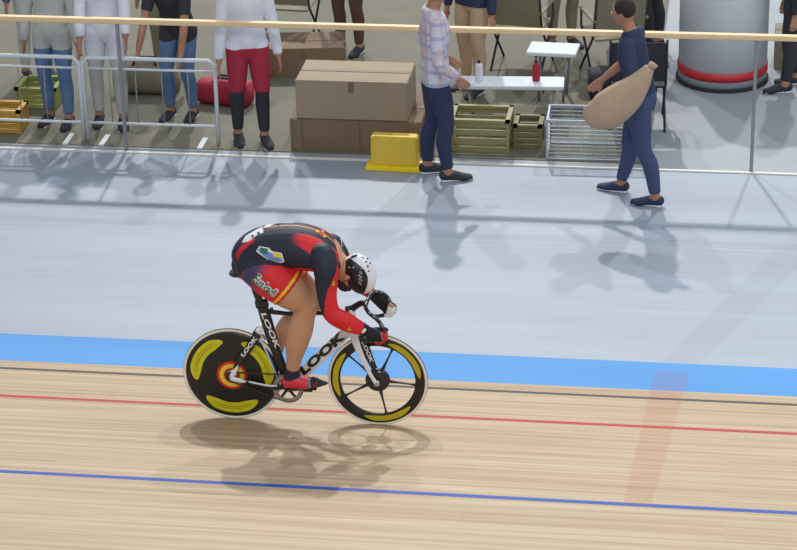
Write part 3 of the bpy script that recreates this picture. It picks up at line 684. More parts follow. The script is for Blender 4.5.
for i in range(len(co)):
    n = cn[i]; t = ct[i]; p = co[i]; x, y = side_px(p); c = NAVY
    if n == 'torso':
        xa_, ya_ = vis_px(p, -abs(p[1])); xv, yv = vis_px(p)
        keep[i] = xv < 337.0+0.25*(yv-251) or yv > 268
        if inside(blade, xa_, ya_) and abs(p[1]) > 0.03: c = mixc(NAVY, RED, smooth01((xa_-288)/15))
        if inside(hipred, xv, yv): c = mixc(RED, DRED, smooth01((yv-248)/12))
        if no[i][2] > 0.15 and (inside(whiteA, xv, yv) or inside(whiteB, xv, yv)): c = WHT
        if abs(p[1]) < 0.0075 and no[i][2] > 0.1 and x > 254: c = ORG
        if y > 268 and x > 292 and no[i][2] < -0.2: c = RED
    elif n in ('thigh_right', 'thigh_left'):
        keep[i] = t < HEM
        if t > HEM-0.52: c = RED
        if inside(shorts, x, y): c = mixc(PUR, RED, smooth01((x-252+(y-275)*0.5)/16))
        if t > HEM-0.30 and t < HEM-0.16: c = YEL
        if not inside(shorts, x, y) and inside(shorts, x+2.0, y-1.2) and x < 262: c = DRED
        if n == 'thigh_left' and x < 290 : c = NAVY
    elif n in ('arm_right', 'arm_left'):
        keep[i] = t < 6.85
        if n == 'arm_right':
            if inside(armred, *vis_px(p)): c = RED
        elif t > 4.2 or no[i][0] > 0.2 and t > 1.2: c = RED
    elif n == 'neck':
        keep[i] = False
    cols[i] = c
vm = bpy.data.materials.new('skinsuit_print'); vm.use_nodes = True; nt = vm.node_tree; b_ = nt.nodes['Principled BSDF']
at_ = nt.nodes.new('ShaderNodeVertexColor'); at_.layer_name = 'Col'; nt.links.new(at_.outputs[0], b_.inputs['Base Color']); b_.inputs['Roughness'].default_value = 0.62
suit = garment('skinsuit', bodyme, keep, 0.0045, vm, rider, cols)
sb = bvh_of(suit)
# gloves: black backs, red and white fingers
kg = np.array([cn[i] in ('hand_right', 'hand_right_thumb') or (cn[i] == 'arm_right' and ct[i] > 6.45) for i in range(len(co))]); garment('glove', bodyme, kg, 0.0052, M['glove'], rider)
kg = np.array([cn[i] in ('hand_left', 'hand_left_finger', 'hand_left_thumb') and not (cn[i] == 'hand_left_finger' and ct[i] > 1.9) and not (cn[i] == 'hand_left_thumb' and ct[i] > 1.4) or (cn[i] == 'arm_left' and ct[i] > 6.6) for i in range(len(co))]); garment('glove', bodyme, kg, 0.0052, M['glove'], rider)
kg = np.array([cn[i] == 'hand_right_finger' for i in range(len(co))]); o = garment('glove_fingers', bodyme, kg, 0.004, M['glovered'], rider); o['label'] = 'red glove fingers'
kg = np.array([cn[i] == 'hand_left_finger' and ct[i] > 1.6 for i in range(len(co))]); o = garment('glove_fingers', bodyme, kg, 0.004, M['whitep'], rider); o['label'] = 'white glove fingertips'
# socks and shoes
def sock(nm, lo, m): 
    k_ = np.array([cn[i] == nm and ct[i] > lo for i in range(len(co))]); return garment('sock', bodyme, k_, 0.006, m, rider)
sock('shin_right', 4.7, M['navy']); sock('shin_left', 3.4, M['navy'])
def shoe(heel, ankle, ball, toe, nm):
    sh = empty(nm); sh.parent = rider
    fwd = (toe-heel).normalized()
    V1, F1 = loft([heel, heel.lerp(ball, 0.35)+Vector((0, 0, 0.006)), heel.lerp(ball, 0.75), ball, ball.lerp(toe, 0.5), toe], [(0.036, 0.046), (0.044, 0.050), (0.048, 0.045), (0.051, 0.038), (0.041, 0.027), (0.014, 0.010)], (0, 1, 0), 18, 5)
    me = MB().add(V1, F1).mesh('upper'); 
    for m_ in (M['shoered'], M['navy'], M['greysock']): me.materials.append(m_)
    for p in me.polygons:
        c = p.center; s = (c-heel).dot(fwd)/(toe-heel).length; hgt = (c-heel.lerp(toe, s)).z
        p.material_index = 1 if s > 0.80 else (2 if s > 0.56 and s < 0.66 and hgt > -0.02 else (0 if hgt < 0.040 or s > 0.4 else 2))
    link('upper', me, None, sh)
    for s in (0.665, 0.735):
        c = heel.lerp(toe, s)+Vector((0, 0, 0.001)); V, Fc = loft([c-fwd*0.010, c+fwd*0.010], [(0.053-(s-0.62)*0.06, 0.040-(s-0.62)*0.06)]*2, (0, 1, 0), 18, 1, 'flat'); MB().add(V, Fc).build('strap', M['black'], sh, smooth=True)
    V, Fc = loft([heel+Vector((0, 0, -0.040)), heel.lerp(toe, 0.4)+Vector((0, 0, -0.034)), heel.lerp(toe, 0.75)+Vector((0, 0, -0.034))], [(0.032, 0.006), (0.036, 0.006), (0.042, 0.006)], (0, 1, 0), 12, 4); MB().add(V, Fc).build('sole', M['black'], sh, smooth=True)
    V, Fc = loft([ankle+Vector((0.004, 0, -0.004)), ankle+Vector((0.0, 0, -0.025)), heel.lerp(ball, 0.25)+Vector((0, 0, 0.016))], [(0.044, 0.048), (0.042, 0.056), (0.036, 0.070)], (0, 1, 0), 18, 4)
    MB().add(V, Fc).build('cuff', M['navy'], sh, smooth=True)
shoe(at(287.5, 382, -0.118), at(292.0, 371.5, -0.115), at(309, 382.8, -0.118), at(326, 383.3, -0.115), 'shoe')
shoe(AL+Vector((-0.035, 0, -0.05)), AL, BL+Vector((0, 0, 0.0)), BL+Vector((0.10, 0, -0.02)), 'shoe')

# helmet
hel = empty('helmet'); hel.parent = rider
HE = at(361.5, 273.0, 0.0)-HA*0.004
V, Fc = ellipsoid(HE-HA*0.008, (0.104, 0.094, 0.141), (HA, HV, HFd), 140, 104)
Vn = np.array([list(v) for v in V]); rel = Vn-np.array(HE); a_ = rel@np.array(HA); f_ = rel@np.array(HFd); v_ = rel@np.array(HV)
def hmesh(name, test, off, m):
    vv = [tuple(Vector(v)+(Vector(v)-HE).normalized()*off) for v in V]; ff = [f for f in Fc if test(np.mean(a_[list(f)]), np.mean(f_[list(f)]), np.mean(v_[list(f)]))]
    used = sorted({i for f in ff for i in f}); mp = {i: j for j, i in enumerate(used)}
    me = bpy.data.meshes.new(name); me.from_pydata([vv[i] for i in used], [], [tuple(mp[i] for i in f) for f in ff]); bm = bmesh.new(); bm.from_mesh(me); bmesh.ops.recalc_face_normals(bm, faces=bm.faces); bm.to_mesh(me); bm.free()
    o = link(name, me, m, hel); so = o.modifiers.new('t', 'SOLIDIFY'); so.thickness = 0.010; so.offset = -1; return o
edge = lambda f: 0.054-4.8*(f+0.01)**2
cover = lambda a, f, v: a < edge(f) and (abs(v) > 0.030 or f > 0.07)
hmesh('shell', lambda a, f, v: a > -0.085 and not (cover(a, f, v)), 0.0, M['white'])
hmesh('side_visor', lambda a, f, v: a > -0.075-0.02*(f > 0) and cover(a, f, v), 0.004, M['visor'])
hb = BVHTree.FromPolygons([Vector(v)+(Vector(v)-HE).normalized()*0.005 for v in V], Fc)
def on_helmet(px, py, v0=-0.3):
    o, d = ray(px, py); o = BI @ o; d = BI.to_3x3() @ d; h = hb.ray_cast(o, d.normalized(), 40); return h[0], h[1]
for (x, y, r) in ((363, 257.5, 0.0065), (367.5, 258.5, 0.0065), (366, 261.5, 0.0065), (370.5, 263, 0.0065), (368, 266, 0.0065), (371, 259.5, 0.005), (369, 271, 0.005)):
    h, nn = on_helmet(x, y)
    if h is None: continue
    nn = (h-HE).normalized(); t_ = nn.orthogonal().normalized(); V2, F2 = ellipsoid(h, (r, r*1.3, 0.002), (t_, nn.cross(t_), nn), 12, 8); MB().add(V2, F2).build('vent', M['visor'], hel, smooth=True)
h, nn = on_helmet(354, 256)
if h is not None:
    nn = (h-HE).normalized(); t_ = (HFd-nn*HFd.dot(nn)).normalized(); V2, F2 = ellipsoid(h, (0.026, 0.012, 0.006), (nn.cross(t_), t_, nn), 14, 8); MB().add(V2, F2).build('rear_vent', M['visor'], hel, smooth=True)
# pale strokes printed on the dark side of the helmet
for pts in (((359.5, 271.5), (362, 274)), ((358, 274.5), (362, 278)), ((359, 278), (362, 281.5)), ((358.5, 281.5), (361.5, 285)), ((348.5, 266.5), (350, 268.5)), ((353, 266.5), (354, 268.5)), ((361, 268.0), (362, 269.3))):
    P = []
    for q in range(4):
        h, nn = on_helmet(pts[0][0]+(pts[1][0]-pts[0][0])*q/3, pts[0][1]+(pts[1][1]-pts[0][1])*q/3)
        if h is not None: P.append(h+(h-HE).normalized()*0.0005)
    if len(P) > 2: V2, F2 = loft(P, [(0.0075, 0.0012)]*len(P), tuple((P[-1]-P[0]).cross(P[0]-HE).normalized()), 8, 1, 'flat'); MB().add(V2, F2).build('side_print', M['mark'], hel, smooth=True)
# chin strap, beard, eyes and mouth
for s_ in (-1, 1):
    P = [HC+HV*s_*0.086+HA*0.02-HFd*0.015, HC+HV*s_*0.085-HA*0.03+HFd*0.0, HC+HV*s_*0.062-HA*0.085+HFd*0.012, HC+HV*s_*0.02-HA*0.122+HFd*0.03]
    MB().tube(P, 0.004, 8).build('chin_strap', M['black'], hel, smooth=True)
V2, F2 = ellipsoid(HC-HA*0.074+HFd*0.044, (0.056, 0.060, 0.060), (HA, HV, HFd), 24, 16)
MB().add(V2, F2).build('beard', M['hair'], rider, smooth=True)
V2, F2 = ellipsoid(HC+HA*0.03-HFd*0.010, (0.080, 0.083, 0.084), (HA, HV, HFd), 24, 16); MB().add(V2, F2).build('hair', M['hair'], rider, smooth=True)
for s_ in (-1, 1):
    V2, F2 = ellipsoid(HC+HA*0.018+HV*s_*0.030+HFd*0.088, (0.012, 0.015, 0.010), (HA, HV, HFd), 12, 8); e_ = MB().add(V2, F2).build('eye', M['eye'], rider, smooth=True)
    V2, F2 = ellipsoid(HC+HA*0.018+HV*s_*0.030+HFd*0.0965, (0.006, 0.006, 0.003), (HA, HV, HFd), 10, 6); MB().add(V2, F2).build('pupil', M['black'], e_, smooth=True)
V2, F2 = ellipsoid(HC-HA*0.062+HFd*0.103, (0.008, 0.022, 0.006), (HA, HV, HFd), 14, 8); MB().add(V2, F2).build('mouth', M['lip'], rider, smooth=True)

# prints on the suit
def pp(lst, v=-0.25): return [at(x, y, v) for x, y in lst]
NR = Vector((0, -1, 0)); 
VD = -(BI.to_3x3() @ FW); NS = Vector((0, -1, 0.12)).normalized()
def spx(lst, nrm, v): return [at(x, y, v) for x, y in lst]
# name panel on the thigh
def onsuit(px, py):
    o, d = ray(px, py); o = BI @ o; d = (BI.to_3x3() @ d).normalized(); h = sb.ray_cast(o, d, 40); return h[0]
def sp(lst): return [onsuit(*p) or at(*p, 0.0) for p in lst]
a0_, a1_ = at(251.0, 281.8, -0.26), at(272.5, 298.0, -0.26)
lettering('thigh_lettering_outline', 'Euskadi', a0_+Vector((-0.004, 0, -0.004)), a1_+Vector((0.004, 0, -0.004)), 0.076, M['whitep'], suit, NR, 0.1, 0.085, sb, 0.0022)
lettering('thigh_lettering', 'Euskadi', a0_, a1_, 0.068, M['green'], suit, NR, 0.1, 0.018, sb, 0.0036)
patch('badge_outline', sp([(256, 251), (259.5, 246), (268.5, 247.5), (272, 251), (282, 253), (284.5, 261.5), (281, 263), (268, 259.5)]), M['whitep'], suit, sb, NR, 0.0012)
patch('flank_badge', sp([(257, 250), (259, 248.5), (271, 252.5), (283, 260), (281, 262), (270, 260)]), M['lblue'], suit, sb, NR, 0.002)
patch('flank_badge', sp([(260, 247), (268, 248.5), (267.5, 254), (261, 252.5)]), M['green'], suit, sb, NR, 0.0035)
patch('flank_badge', sp([(272.5, 251.8), (281, 254), (282, 258.2), (273.5, 256.3)]), M['ylabel'], suit, sb, NR, 0.0035)
NT = Vector((0, -0.25, 1)).normalized()
def top_patch(name, lst, m, lift=0.0025): return patch(name, sp(lst), m, suit, sb, NT, lift)
for q in ([(251, 236), (253, 235), (254, 237), (252, 238)], [(257, 232.8), (259, 231.8), (260, 233.8), (258, 234.8)], [(277, 222.9), (279.5, 222.7), (280, 223.6), (277.5, 223.8)]):
    top_patch('number_mark', q, M['black'], 0.004)
# golden crest across the shoulders
for q, mm in (([(315.3, 231.4), (317.8, 229.6), (320.0, 231.6), (317.6, 233.6)], 'gold'), ([(318.4, 233.9), (320.6, 232.0), (323.4, 234.2), (321.4, 236.6)], 'glovered'), ([(320.6, 230.0), (322.9, 230.4), (325.0, 232.6), (322.8, 233.2)], 'gold'),
              ([(322.4, 236.8), (324.4, 234.6), (326.8, 236.2), (325.0, 238.2)], 'gold'), ([(324.0, 233.6), (326.0, 233.4), (327.2, 235.6), (325.4, 235.2)], 'glovered')):
    top_patch('shoulder_crest', q, M[mm], 0.0035)
top_patch('collar_badge', [(340, 248), (343, 249), (345, 254), (342.5, 252.5)], M['whitep'], 0.003)
patch('sleeve_badge', sp([(347, 329), (349.5, 326.5), (352, 330), (348, 330.5)]), M['gold'], suit, sb, NR, 0.003)
patch('sleeve_badge', sp([(333, 281), (335, 281), (335, 285.5), (332.3, 285.5)]), M['gold'], suit, sb, NR, 0.003)
patch('cuff_label', [at(x, y, -0.25) for x, y in [(361, 332.2), (364.3, 329.0), (366.2, 331.2), (362.8, 334.4)]], M['whitep'], suit, bvh_of([o for o in rider.children if o.name.startswith('glove')][0]), NR, 0.002)

# ------------------------------------------------------------------ people and gear in the infield and on the apron
def plaid(name, a, b, c):
    m = bpy.data.materials.new(name); m.use_nodes = True; nt = m.node_tree; N = nt.nodes; L = nt.links; bs = N['Principled BSDF']; bs.inputs['Roughness'].default_value = 0.8
    tc = N.new('ShaderNodeTexCoord'); out = None
    for ax, sc, col in (('X', 9.0, b), ('Z', 9.0, c), ('Y', 9.0, b)):
        sp = N.new('ShaderNodeSeparateXYZ'); L.new(tc.outputs['Object'], sp.inputs[0])
        w = N.new('ShaderNodeMath'); w.operation = 'MULTIPLY'; w.inputs[1].default_value = sc; L.new(sp.outputs[ax], w.inputs[0])
        f = N.new('ShaderNodeMath'); f.operation = 'FRACT'; L.new(w.outputs[0], f.inputs[0])
        g = N.new('ShaderNodeMath'); g.operation = 'LESS_THAN'; g.inputs[1].default_value = 0.28; L.new(f.outputs[0], g.inputs[0])
        h = N.new('ShaderNodeMath'); h.operation = 'MULTIPLY'; h.inputs[1].default_value = 0.55; L.new(g.outputs[0], h.inputs[0])
        mx = N.new('ShaderNodeMix'); mx.data_type = 'RGBA'; L.new(h.outputs[0], mx.inputs[0])
        if out is None: mx.inputs[6].default_value = a
        else: L.new(out, mx.inputs[6])
        mx.inputs[7].default_value = col; out = mx.outputs[2]
    L.new(out, bs.inputs['Base Color']); return m
def cloth(n, r, g, b): return mat(n, srgb(r, g, b), 0.8, noise=0.12, scale=12)
K = dict(white=cloth('white_cotton', 226, 228, 238), pale=cloth('pale_grey_cotton', 186, 188, 184), jeans=cloth('blue_denim', 92, 122, 160), dark=cloth('charcoal_cloth', 46, 48, 56),
         red=cloth('red_cloth', 168, 40, 62), navy=cloth('navy_cloth', 42, 52, 84), djeans=cloth('dark_denim', 62, 76, 112), khaki=cloth('khaki_cloth', 132, 126, 104), tan=cloth('tan_cloth', 188, 160, 132),
         maroon=cloth('maroon_cloth', 92, 50, 78), blue=cloth('royal_blue_cloth', 70, 92, 190), brown=cloth('brown_cloth', 96, 68, 56), plaid=plaid('plaid_cotton', srgb(214, 212, 226), srgb(206, 170, 160), srgb(140, 146, 200)))
SK = {'a': M['skin'], 'b': mat('tanned_skin', srgb(178, 128, 102), 0.55, noise=0.06, scale=9)}
def figure(px, py, face, label, shirt, legs, shoes, H=1.8, lean=0.0, stride=(0.0, 0.0), hands=None, sleeves='short', hem=0.86, skin='b', hair='hair', shorts=None, knees=0.0, voxel=0.011, group=None, floor=ZA, yshift=0):
    """standing person with feet at photo point (px, py); local x is the way they face"""
    base = ground(px, py, floor); root = empty('person', (base.x, base.y, floor), face, label, 'person', group); k = H/1.8; sh = []; C2 = Chains()
    def V3(x, y, z): return Vector((x*k, y*k, z*k))
    def LB(name, P, ab, side=(0, 1, 0), n=14, sub=4, ch=True):
        ab = [tuple(q*k for q in a) for a in ab]; sh.append(loft(P, ab, side, n, sub))
        if ch: C2.add(name, P, [min(a) for a in ab])
    cl, sl = math.cos(lean), math.sin(lean)
    def T(x, y, z):      # upper body, leaning about the hips
        zz = z-0.92; return V3(x*cl+zz*sl, y, 0.92-0.0+zz*cl-x*sl)
    for s, st in ((1, stride[0]), (-1, stride[1])):
        hip = V3(0, s*0.09, 0.90); an = V3(st, s*0.11, 0.09); kn = V3(st*0.5+0.03+knees, s*0.105, 0.49)
        LB('leg', [hip, hip.lerp(kn, 0.5)+V3(0.01, 0, 0), kn, kn.lerp(an, 0.35)+V3(-0.025, 0, 0), an], [(0.088, 0.095), (0.080, 0.085), (0.056, 0.060), (0.055, 0.060), (0.037, 0.040)])
        LB('foot', [an+V3(-0.035, 0, -0.035), an+V3(0.05, 0, -0.045), an+V3(0.13, s*0.01, -0.062), an+V3(0.19, s*0.012, -0.068)], [(0.036, 0.038), (0.040, 0.036), (0.046, 0.024), (0.036, 0.016)])
    LB('torso', [T(0, 0, 0.88), T(0.005, 0, 1.0), T(0.005, 0, 1.13), T(0.015, 0, 1.28), T(0.0, 0, 1.40), T(-0.01, 0, 1.46)], [(0.150, 0.105), (0.158, 0.108), (0.142, 0.098), (0.165, 0.112), (0.165, 0.098), (0.120, 0.070)], n=20)
    for s in (1, -1): C2.add('torso', [T(0, s*0.08, 0.95), T(0, s*0.08, 1.15), T(0, s*0.09, 1.38)], [0.085*k]*3)
    LB('neck', [T(-0.01, 0, 1.46), T(0.015, 0, 1.56)], [(0.056, 0.056)]*2, sub=1)
    hc = T(0.03, 0, 1.66); X = np.array(T(1, 0, 0.92)-T(0, 0, 0.92))/k; Z = np.array(T(0, 0, 1.92)-T(0, 0, 0.92))/k; Yv = np.array((0, 1, 0.0))
    sh.append(ellipsoid(hc, (0.096*k, 0.076*k, 0.112*k), (X, Yv, Z))); hcn = np.array(hc)
    sh.append(ellipsoid(hcn+X*0.028*k-Z*0.060*k, (0.058*k, 0.052*k, 0.052*k), (X, Yv, Z)))
    q = lambda x, y, z: Vector(hcn+X*x*k+Yv*y*k+Z*z*k)
    sh.append(loft([q(0.088, 0, 0.020), q(0.108, 0, -0.012), q(0.092, 0, -0.026)], [(0.008*k, 0.008*k), (0.014*k, 0.013*k), (0.010*k, 0.008*k)], (0, 1, 0), 8, 3))
    for s in (1, -1): sh.append(ellipsoid(q(-0.005, s*0.078, -0.008), (0.018*k, 0.009*k, 0.030*k), (X, Yv, Z), 10, 8))
    C2.add('head', [q(0, 0, 0), q(0.02, 0, -0.05)], [0.08*k, 0.055*k])
    hands = hands or ((0.06, 0.26, 0.80), (0.06, -0.26, 0.80))
    for s, hp in ((1, hands[0]), (-1, hands[1])):
        S0 = T(0, s*0.165, 1.42); Hn = V3(*hp); d = Hn-S0; L_ = d.length; a_ = 0.29*k; 
        bend = math.sqrt(max(0.0, (0.28*k)**2-(L_/2)**2)) if L_ < 0.56*k else 0.02*k
        el = S0+d*0.52+(Vector((-0.7, s*0.55, -0.45)).normalized())*bend
        LB('arm', [S0, S0.lerp(el, 0.5), el, el.lerp(Hn, 0.5), Hn], [(0.058, 0.058), (0.050, 0.050), (0.041, 0.041), (0.038, 0.038), (0.026, 0.030)], None)
        fd = (Hn-el).normalized(); sd = Vector((0, 1, 0)).cross(fd); sd = sd.normalized() if sd.length > 0.1 else Vector((1, 0, 0)); inn = fd.cross(sd).normalized()
        LB('hand', [Hn, Hn+fd*0.05*k, Hn+fd*0.095*k], [(0.030, 0.016), (0.040, 0.017), (0.040, 0.014)], tuple(sd), 10, 3)
        for i in range(4):
            o = sd*((i-1.5)*0.021*k); ln = (0.062, 0.072, 0.067, 0.052)[i]*k; p0 = Hn+fd*0.085*k+o
            sh.append(loft([p0, p0+fd*ln*0.55+inn*(-s)*0.004, p0+fd*ln*0.95+inn*(-s)*0.018*k], [(0.0095*k,)*2, (0.009*k,)*2, (0.0075*k,)*2], None, 8, 2))
        p0 = Hn+fd*0.025*k+sd*0.024*k; sh.append(loft([p0, p0+fd*0.035*k+sd*0.026*k, p0+fd*0.070*k+sd*0.034*k], [(0.012*k,)*2, (0.0105*k,)*2, (0.009*k,)*2], None, 8, 2))
    me = fuse('body', sh, voxel, 3); c, nn = mesh_arrays(me); nm, t = C2.classify(c); link('body', me, SK[skin], root)
    N_ = len(c); zt = np.array([((p[0]*sl)+(p[2]-0.92*k)*cl)/k+0.92 for p in c])   # height along the leaning trunk
    sleeve_t = {'short': 1.6, 'long': 3.9}[sleeves]
    ks = np.array([(nm[i] == 'torso' and zt[i] > hem) or (nm[i] == 'leg' and zt[i] > hem) or (nm[i] == 'arm' and t[i] < sleeve_t) or (nm[i] == 'neck' and t[i] < 0.3) for i in range(N_)])
    garment('shirt', me, ks, 0.012, K[shirt], root, None, 0.004)
    lt = shorts if shorts else 3.9
    kt = np.array([(nm[i] == 'leg' and t[i] < lt) or (nm[i] == 'torso' and zt[i] < 1.02) for i in range(N_)])
    garment('trousers' if not shorts else 'shorts', me, kt, 0.008, K[legs], root, None, 0.004)
    for s, st in ((1, stride[0]), (-1, stride[1])):
        kf = np.array([nm[i] == 'foot' and c[i][1]*s > 0 for i in range(N_)]); so = garment('shoe', me, kf, 0.008, K[shoes], root, None, 0.004)
        Vv, Ff = loft([V3(st-0.05, s*0.11, 0.010), V3(st+0.05, s*0.11, 0.010), V3(st+0.19, s*0.12, 0.010)], [(0.040*k, 0.010), (0.040*k, 0.010), (0.044*k, 0.010)], (0, 1, 0), 12, 3)
        MB().add(Vv, Ff).build('shoe_sole', K['white'], so, smooth=True)
    Vv, Ff = ellipsoid(q(-0.018, 0, 0.026), (0.092*k, 0.086*k, 0.100*k), (X, Yv, Z), 20, 14); MB().add(Vv, Ff).build('hair', M[hair], root, smooth=True)
    for s in (1, -1):
        Vv, Ff = ellipsoid(q(0.083, s*0.030, 0.016), (0.008*k, 0.013*k, 0.008*k), (X, Yv, Z), 10, 8); e_ = MB().add(Vv, Ff).build('eye', M['eye'], root, smooth=True)
        Vv, Ff = ellipsoid(q(0.0905, s*0.030, 0.016), (0.002*k, 0.005*k, 0.005*k), (X, Yv, Z), 8, 6); MB().add(Vv, Ff).build('pupil', M['black'], e_, smooth=True)
    Vv, Ff = ellipsoid(q(0.086, 0, -0.056), (0.006*k, 0.022*k, 0.006*k), (X, Yv, Z), 10, 6); MB().add(Vv, Ff).build('mouth', M['lip'], root, smooth=True)
    return root
D_ = math.radians
# on the apron
figure(436, 177, D_(20), 'person in pale plaid shirt and dark trousers standing beside the yellow block', 'plaid', 'navy', 'dark', H=1.84, stride=(-0.05, 0.08), hands=((0.16, 0.25, 0.98), (0.14, -0.25, 0.96)), sleeves='long', hem=0.86, voxel=0.0095)
pr = figure(640, 199, D_(168), 'person in dark blue top and jeans holding a tan sack on the apron', 'navy', 'djeans', 'navy', H=1.80, lean=0.20, stride=(-0.16, 0.20), hands=((0.10, 0.34, 1.02), (0.40, -0.20, 0.96)), sleeves='short', hem=0.95, voxel=0.0095)
# behind the fence
figure(112, 124, D_(-80), 'person in white shirt and pale grey trousers behind the white barrier at left', 'white', 'pale', 'dark', H=1.86, hem=0.66, stride=(0.05, -0.05), sleeves='long', hands=((0.25, 0.20, 0.9), (0.22, -0.2, 0.88)))
figure(60, 123, D_(-95), 'person in pale grey top and blue jeans at left behind the white barrier', 'pale', 'jeans', 'dark', H=1.8, hem=0.75, sleeves='long', stride=(0.04, -0.03))
figure(38, 76, D_(-60), 'person in royal blue top half hidden behind the person in pale grey top', 'blue', 'pale', 'dark', H=1.78, sleeves='long', stride=(0.04, 0))
figure(-8, 112, D_(200), 'person in white shirt and charcoal trousers cut by the left edge', 'white', 'dark', 'dark', H=1.76, hem=0.8, sleeves='long')
figure(184, 116, D_(-100), 'person in charcoal top and blue jeans between the two people in white shirts', 'dark', 'jeans', 'dark', H=1.72, lean=0.35, knees=0.05, hands=((0.48, 0.22, 0.80), (0.46, -0.22, 0.82)), hem=0.84, stride=(0.02, 0.06))
figure(252, 142, D_(-70), 'person in white shirt and dark leggings with red shorts behind the fence', 'white', 'dark', 'dark', H=1.84, hem=0.87, sleeves='long', stride=(0.05, -0.06))
sh_ = [o for o in bpy.data.objects if o.get('label', '').startswith('person in white shirt and dark leggings')][0]
bd = [o for o in sh_.children if o.name.startswith('trousers')][0]
c_, n_ = mesh_arrays(bd.data); garment('red_shorts', bd.data, np.array([0.50 < p[2] < 0.93 for p in c_]), 0.006, K['red'], sh_, None, 0.004)
figure(170, 72, D_(-100), 'person in brown top standing at the back left', 'brown', 'khaki', 'dark', H=1.8, sleeves='long')
figure(474, 90, D_(-120), 'person in navy top and tan trousers right of the plaid shirt', 'navy', 'tan', 'dark', H=1.80, sleeves='long', stride=(0.08, -0.03))
figure(562, 46, D_(-60), 'person in brown top and khaki trousers behind the canvas chairs', 'brown', 'khaki', 'dark', H=1.75, sleeves='short')
figure(350, 52, D_(-110), 'person in khaki top standing behind the cardboard boxes', 'khaki', 'brown', 'dark', H=1.75)
figure(652, 50, D_(150), 'person in maroon top and dark trousers next to the white drum', 'maroon', 'dark', 'dark', H=1.75, sleeves='long')
figure(793, 88, D_(190), 'person in dark clothes right of the white drum', 'dark', 'dark', 'dark', H=1.8, sleeves='long', stride=(0.1, -0.05))

# tan sack held by the walking person
G = lambda px, py, y: on_y(px, py, y)
ybag = pr.location.y-0.36
pts = [G(x, y, ybag) for x, y in ((648, 70), (638, 84), (624, 98), (606, 111), (592, 116))]
bag = empty('sack', tuple(pts[0]), label='limp tan sack carried by the person in jeans', cat='bag')
mbv, mbf = loft([p-pts[0] for p in pts], [(0.04, 0.05), (0.07, 0.10), (0.09, 0.15), (0.10, 0.16), (0.07, 0.11)], (0, 1, 0), 20, 4)
MB().add(mbv, mbf).build('sack_body', K['tan'], bag, smooth=True)
MB().tube([Vector((0.0, 0, 0.0)), Vector((0.03, 0, 0.05)), Vector((0.06, 0.0, 0.02))], 0.03, 10).build('sack_neck', K['tan'], bag, smooth=True)

# yellow block on the apron, foot of the fence
yc = ground(395, 168); yb = empty('marker_block', (yc.x, yc.y, ZA), D_(-2), label='yellow box with a flat base plate on the apron by the fence', cat='block')
MB().box((0, 0, 0.02), (0.50, 0.20, 0.04)).build('base_plate', mat('bright_yellow_plastic', srgb(246, 216, 40), 0.5, noise=0.05), yb, bevel=0.008)
MB().box((0, 0.02, 0.17), (0.42, 0.12, 0.27), taper=0.97).build('box', mat('yellow_plastic', srgb(226, 192, 66), 0.55, noise=0.08), yb, bevel=0.01)

# cardboard and plywood boxes
M['ply'] = mat('brown_plywood', srgb(128, 106, 84), 0.75, noise=0.12, scale=4); M['card'] = mat('cardboard', srgb(160, 142, 118), 0.8, noise=0.08, scale=5); M['tape'] = mat('packing_tape', srgb(120, 96, 72), 0.5, noise=0.05)
def carton(px, py, w, d, h, m, name, label, rz=0.0, z=ZA, group=None, lid=True):
    p = ground(px, py, z); o = empty(name, (p.x, p.y+d/2, z), rz, label, 'box', group)
    MB().box((0, 0, h/2), (w, d, h)).build('box_body', m, o, bevel=0.006)
    if lid:
        MB().box((0, 0, h+0.002), (w*0.98, 0.05, 0.004)).build('tape', M['tape'], o)
        MB().box((0, -d/2-0.002, h-0.05), (0.05, 0.003, 0.10)).build('tape', M['tape'], o)
    return o
b1 = carton(356, 152, 1.18, 0.75, 0.30, M['ply'], 'plywood_crate', 'wide brown plywood crate at the foot of the fence under a cardboard box')
for s in (-1, 0, 1): MB().box((s*0.52, -0.382, 0.15), (0.07, 0.012, 0.29)).build('batten', M['ply'], b1)
carton(352, 120, 1.0, 0.55, 0.36, M['card'], 'cardboard_box', 'large tan cardboard box resting on the plywood crate', z=ZA+0.305)
carton(300, 78, 0.8, 0.5, 0.30, M['ply'], 'cardboard_box', 'brown box behind the stack of the plywood crate', D_(8))

# white barrier behind the fence at left
M['barrier'] = mat('white_painted_steel', srgb(214, 220, 224), 0.4, noise=0.05)
def barrier(x0, x1, y, label, h=0.80):
    o = empty('crowd_barrier', ((x0+x1)/2, y, ZA), 0, label, 'barrier'); w = x1-x0
    MB().tube([(-w/2, 0, 0.0), (-w/2, 0, h-0.05), (-w/2+0.05, 0, h), (w/2-0.05, 0, h), (w/2, 0, h-0.05), (w/2, 0, 0.0)], 0.019, 10, (0, 1, 0)).build('outer_frame', M['barrier'], o, smooth=True)
    MB().tube([(-w/2, 0, 0.70), (w/2, 0, 0.70)], 0.012, 8, (0, 1, 0)).build('cross_rail', M['barrier'], o, smooth=True)
    MB().tube([(-w/2, 0, 0.18), (w/2, 0, 0.18)], 0.014, 8, (0, 1, 0)).build('cross_rail', M['barrier'], o, smooth=True)
    for x in np.arange(-w/2+0.24, w/2-0.1, 0.24): MB().tube([(x, 0, 0.18), (x, 0, 0.70)], 0.006, 6, (0, 1, 0)).build('upright_bar', M['post'], o, smooth=True)
    for s in (-1, 1): MB().box((s*(w/2-0.15), 0, 0.01), (0.05, 0.26, 0.02)).build('foot', M['barrier'], o, bevel=0.004)
yb_ = YF+0.24
xs = [G(x, 60, yb_).x for x in (-60, 78, 82, 214)]
barrier(xs[0], xs[1], yb_, 'white steel barrier behind the fence, cut by the left edge')
barrier(xs[2], xs[3], yb_, 'white steel barrier behind the fence in front of the person in charcoal top')

